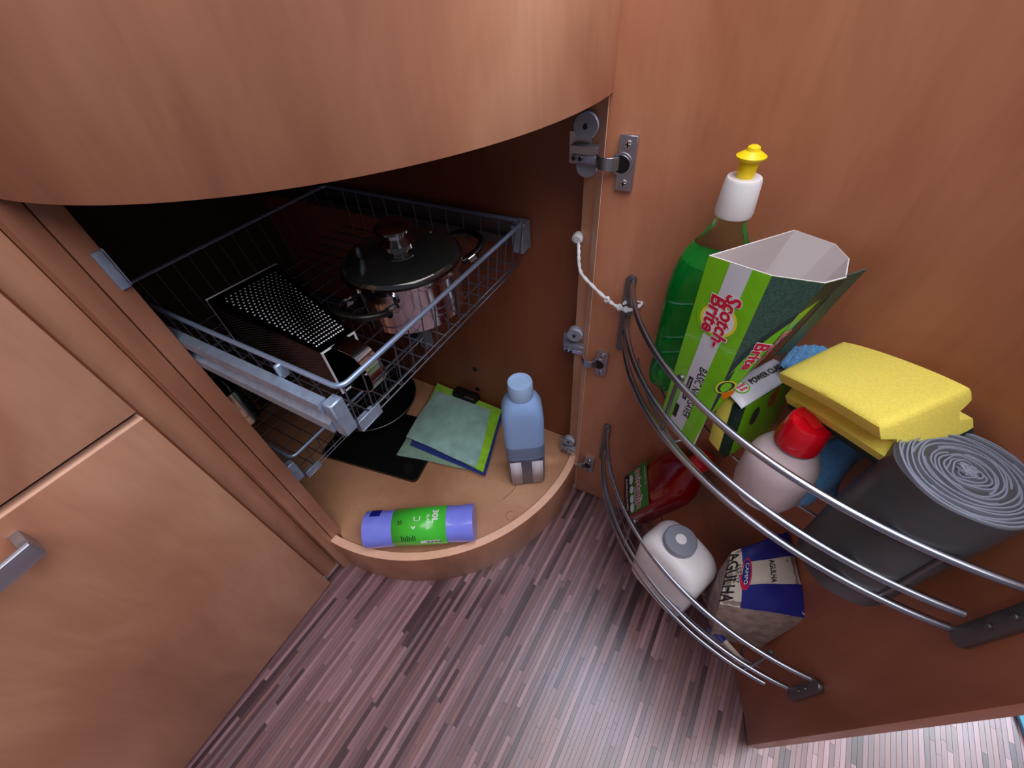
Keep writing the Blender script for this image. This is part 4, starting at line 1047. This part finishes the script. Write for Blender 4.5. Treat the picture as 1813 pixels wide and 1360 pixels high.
# rice bag: plump pillow with its printed face upwards
RT = [V3(0.333, -0.127, 0.392), V3(0.391, -0.188, 0.408), V3(0.319, -0.248, 0.330), V3(0.286, -0.140, 0.318)]
RBm = [V3(0.358, -0.142, LZ + .002), V3(0.385, -0.200, LZ + .002), V3(0.305, -0.236, LZ + .002), V3(0.290, -0.166, LZ + .002)]
rg = thing('rice_bag', 'crumpled white and blue rice bag in the lower rack', 'food bag', (0.335, -0.19, LZ))
def rtop(u, v, off=0.0):
    """u 0..1 from A to B, v 0..1 from A towards D"""
    p_ = RT[0].lerp(RT[1], u).lerp(RT[3].lerp(RT[2], u), v)
    bul = 0.012 * (math.sin(PI * max(0, min(1, u))) * math.sin(PI * max(0, min(1, v)))) ** 0.5 + 0.0016 * math.sin(11 * u + 4 * v) * math.sin(9 * v + 2)
    return p_ + V3(0, 0, bul + off)
def rside(k_, u, w):
    seq = [0, 1, 2, 3]; a_, b_ = RT[k_], RT[(k_ + 1) % 4]; c_, d_ = RBm[k_], RBm[(k_ + 1) % 4]
    p_ = a_.lerp(b_, u).lerp(c_.lerp(d_, u), w); ctr = (sum(RT, V3(0, 0, 0)) / 4).lerp(sum(RBm, V3(0, 0, 0)) / 4, w)
    o_ = (p_ - ctr); o_.z = 0; o_.normalize()
    return p_ + o_ * (0.006 * (math.sin(PI * u) ** 0.5 if 0 < u < 1 else 0) * math.sin(PI * w) + 0.0018 * math.sin(13 * u + 8 * w + k_) * math.sin(PI * w) * (math.sin(PI * u)))
b = MB(); b.grid(lambda u, v: rtop(u, v), 20, 20)
for k_ in range(4): b.grid(lambda u, v: rside(k_, u, v), 16, 18)
b.add([tuple(p_) for p_ in RBm], [(0, 1, 2, 3)])
b.build('bag_body', 'kraft', rg)
def rpatch(poly, off, mat, nm='printed_area', n=10):
    """poly: quad in (u, v)"""
    b = MB(); q_ = [Vector((x, y_)) for x, y_ in poly]
    b.grid(lambda s_, t_: rtop(*(q_[0].lerp(q_[1], s_).lerp(q_[3].lerp(q_[2], s_), t_)), off), n, n); b.build(nm, mat, rg)
rpatch([(0, 0), (1, 0), (1, 1), (0, 1)], 0.0005, 'paper')
rpatch([(0.16, 0.0), (1.0, 0.0), (1.0, 0.30), (0.20, 0.30)], 0.0010, 'ink_blue')
rpatch([(0.22, 0.66), (1.0, 0.62), (1.0, 1.0), (0.24, 1.0)], 0.0010, 'ink_blue')
def rtext(st, uc, vc, w, h, bold, mat, along='v', off=0.0018):
    Ul = (RT[1] - RT[0]).length; Vl = (RT[3] - RT[0]).length
    b = MB(); text(b, st, None, None, None, w, h, bold, 0, lambda X, Y: rtop(uc + Y / Ul, vc + X / Vl, off)); b.build('lettering', mat, rg)
rtext('AGULHA', 0.055, 0.50, 0.082, 0.0135, 0.02, 'ink')
rtext('ARROZ', 0.140, 0.45, 0.030, 0.0065, 0.0, 'ink')
rtext('AGULHA', 0.62, 0.47, 0.028, 0.0070, 0.02, 'ink')
b = MB(); Ul = (RT[1] - RT[0]).length; Vl = (RT[3] - RT[0]).length
for nm, r1, r2, mt_, of in (('badge', 0.0065, 0.023, 'ink_red', .0014), ('badge', 0.0045, 0.019, 'ink_blue', .0018)):
    b = MB(); b.add([rtop(0.255 + r1 / Ul * math.cos(2 * PI * i / 28), 0.48 + r2 / Vl * math.sin(2 * PI * i / 28), of) for i in range(28)], [tuple(range(28))]); b.build(nm, mt_, rg)
rtext('CAMPO', 0.257, 0.48, 0.030, 0.004, 0.0, 'ink_white', off=0.0024)

# small packet under the rice bag
pk2 = thing('paper_packet', 'small blue and white packet poking out under the rice bag', 'packet', (0.30, -0.2, LZ))
pa, pb_ = V3(0.306, -0.165, 0), V3(0.275, -0.222, 0); dx_ = (pb_ - pa).normalized(); dn_ = Vector((-dx_.y, dx_.x, 0))
if dn_.x > 0: dn_ = -dn_
fpk = frame((0.2850, -0.1900, LZ + 0.002), dx_, dn_, (0, 0, 1))
b = MB(); b.box(-0.033, 0.033, -0.001, 0.006, 0.0, 0.022, fr=fpk); b.build('packet_body', 'paper', pk2, bevel=0.001)
b = MB(); b.box(-0.0335, -0.006, -0.0012, 0.0064, -0.0002, 0.0224, fr=fpk); b.build('blue_end', 'ink_blue', pk2, bevel=0.0008)
b = MB(); text(b, 'ARROZ', fpk((0.012, 0.0068, 0.011)), dx_, (0, 0, 1), w=0.034, h=0.010, bold=0.01); b.build('lettering', 'ink_red', pk2)
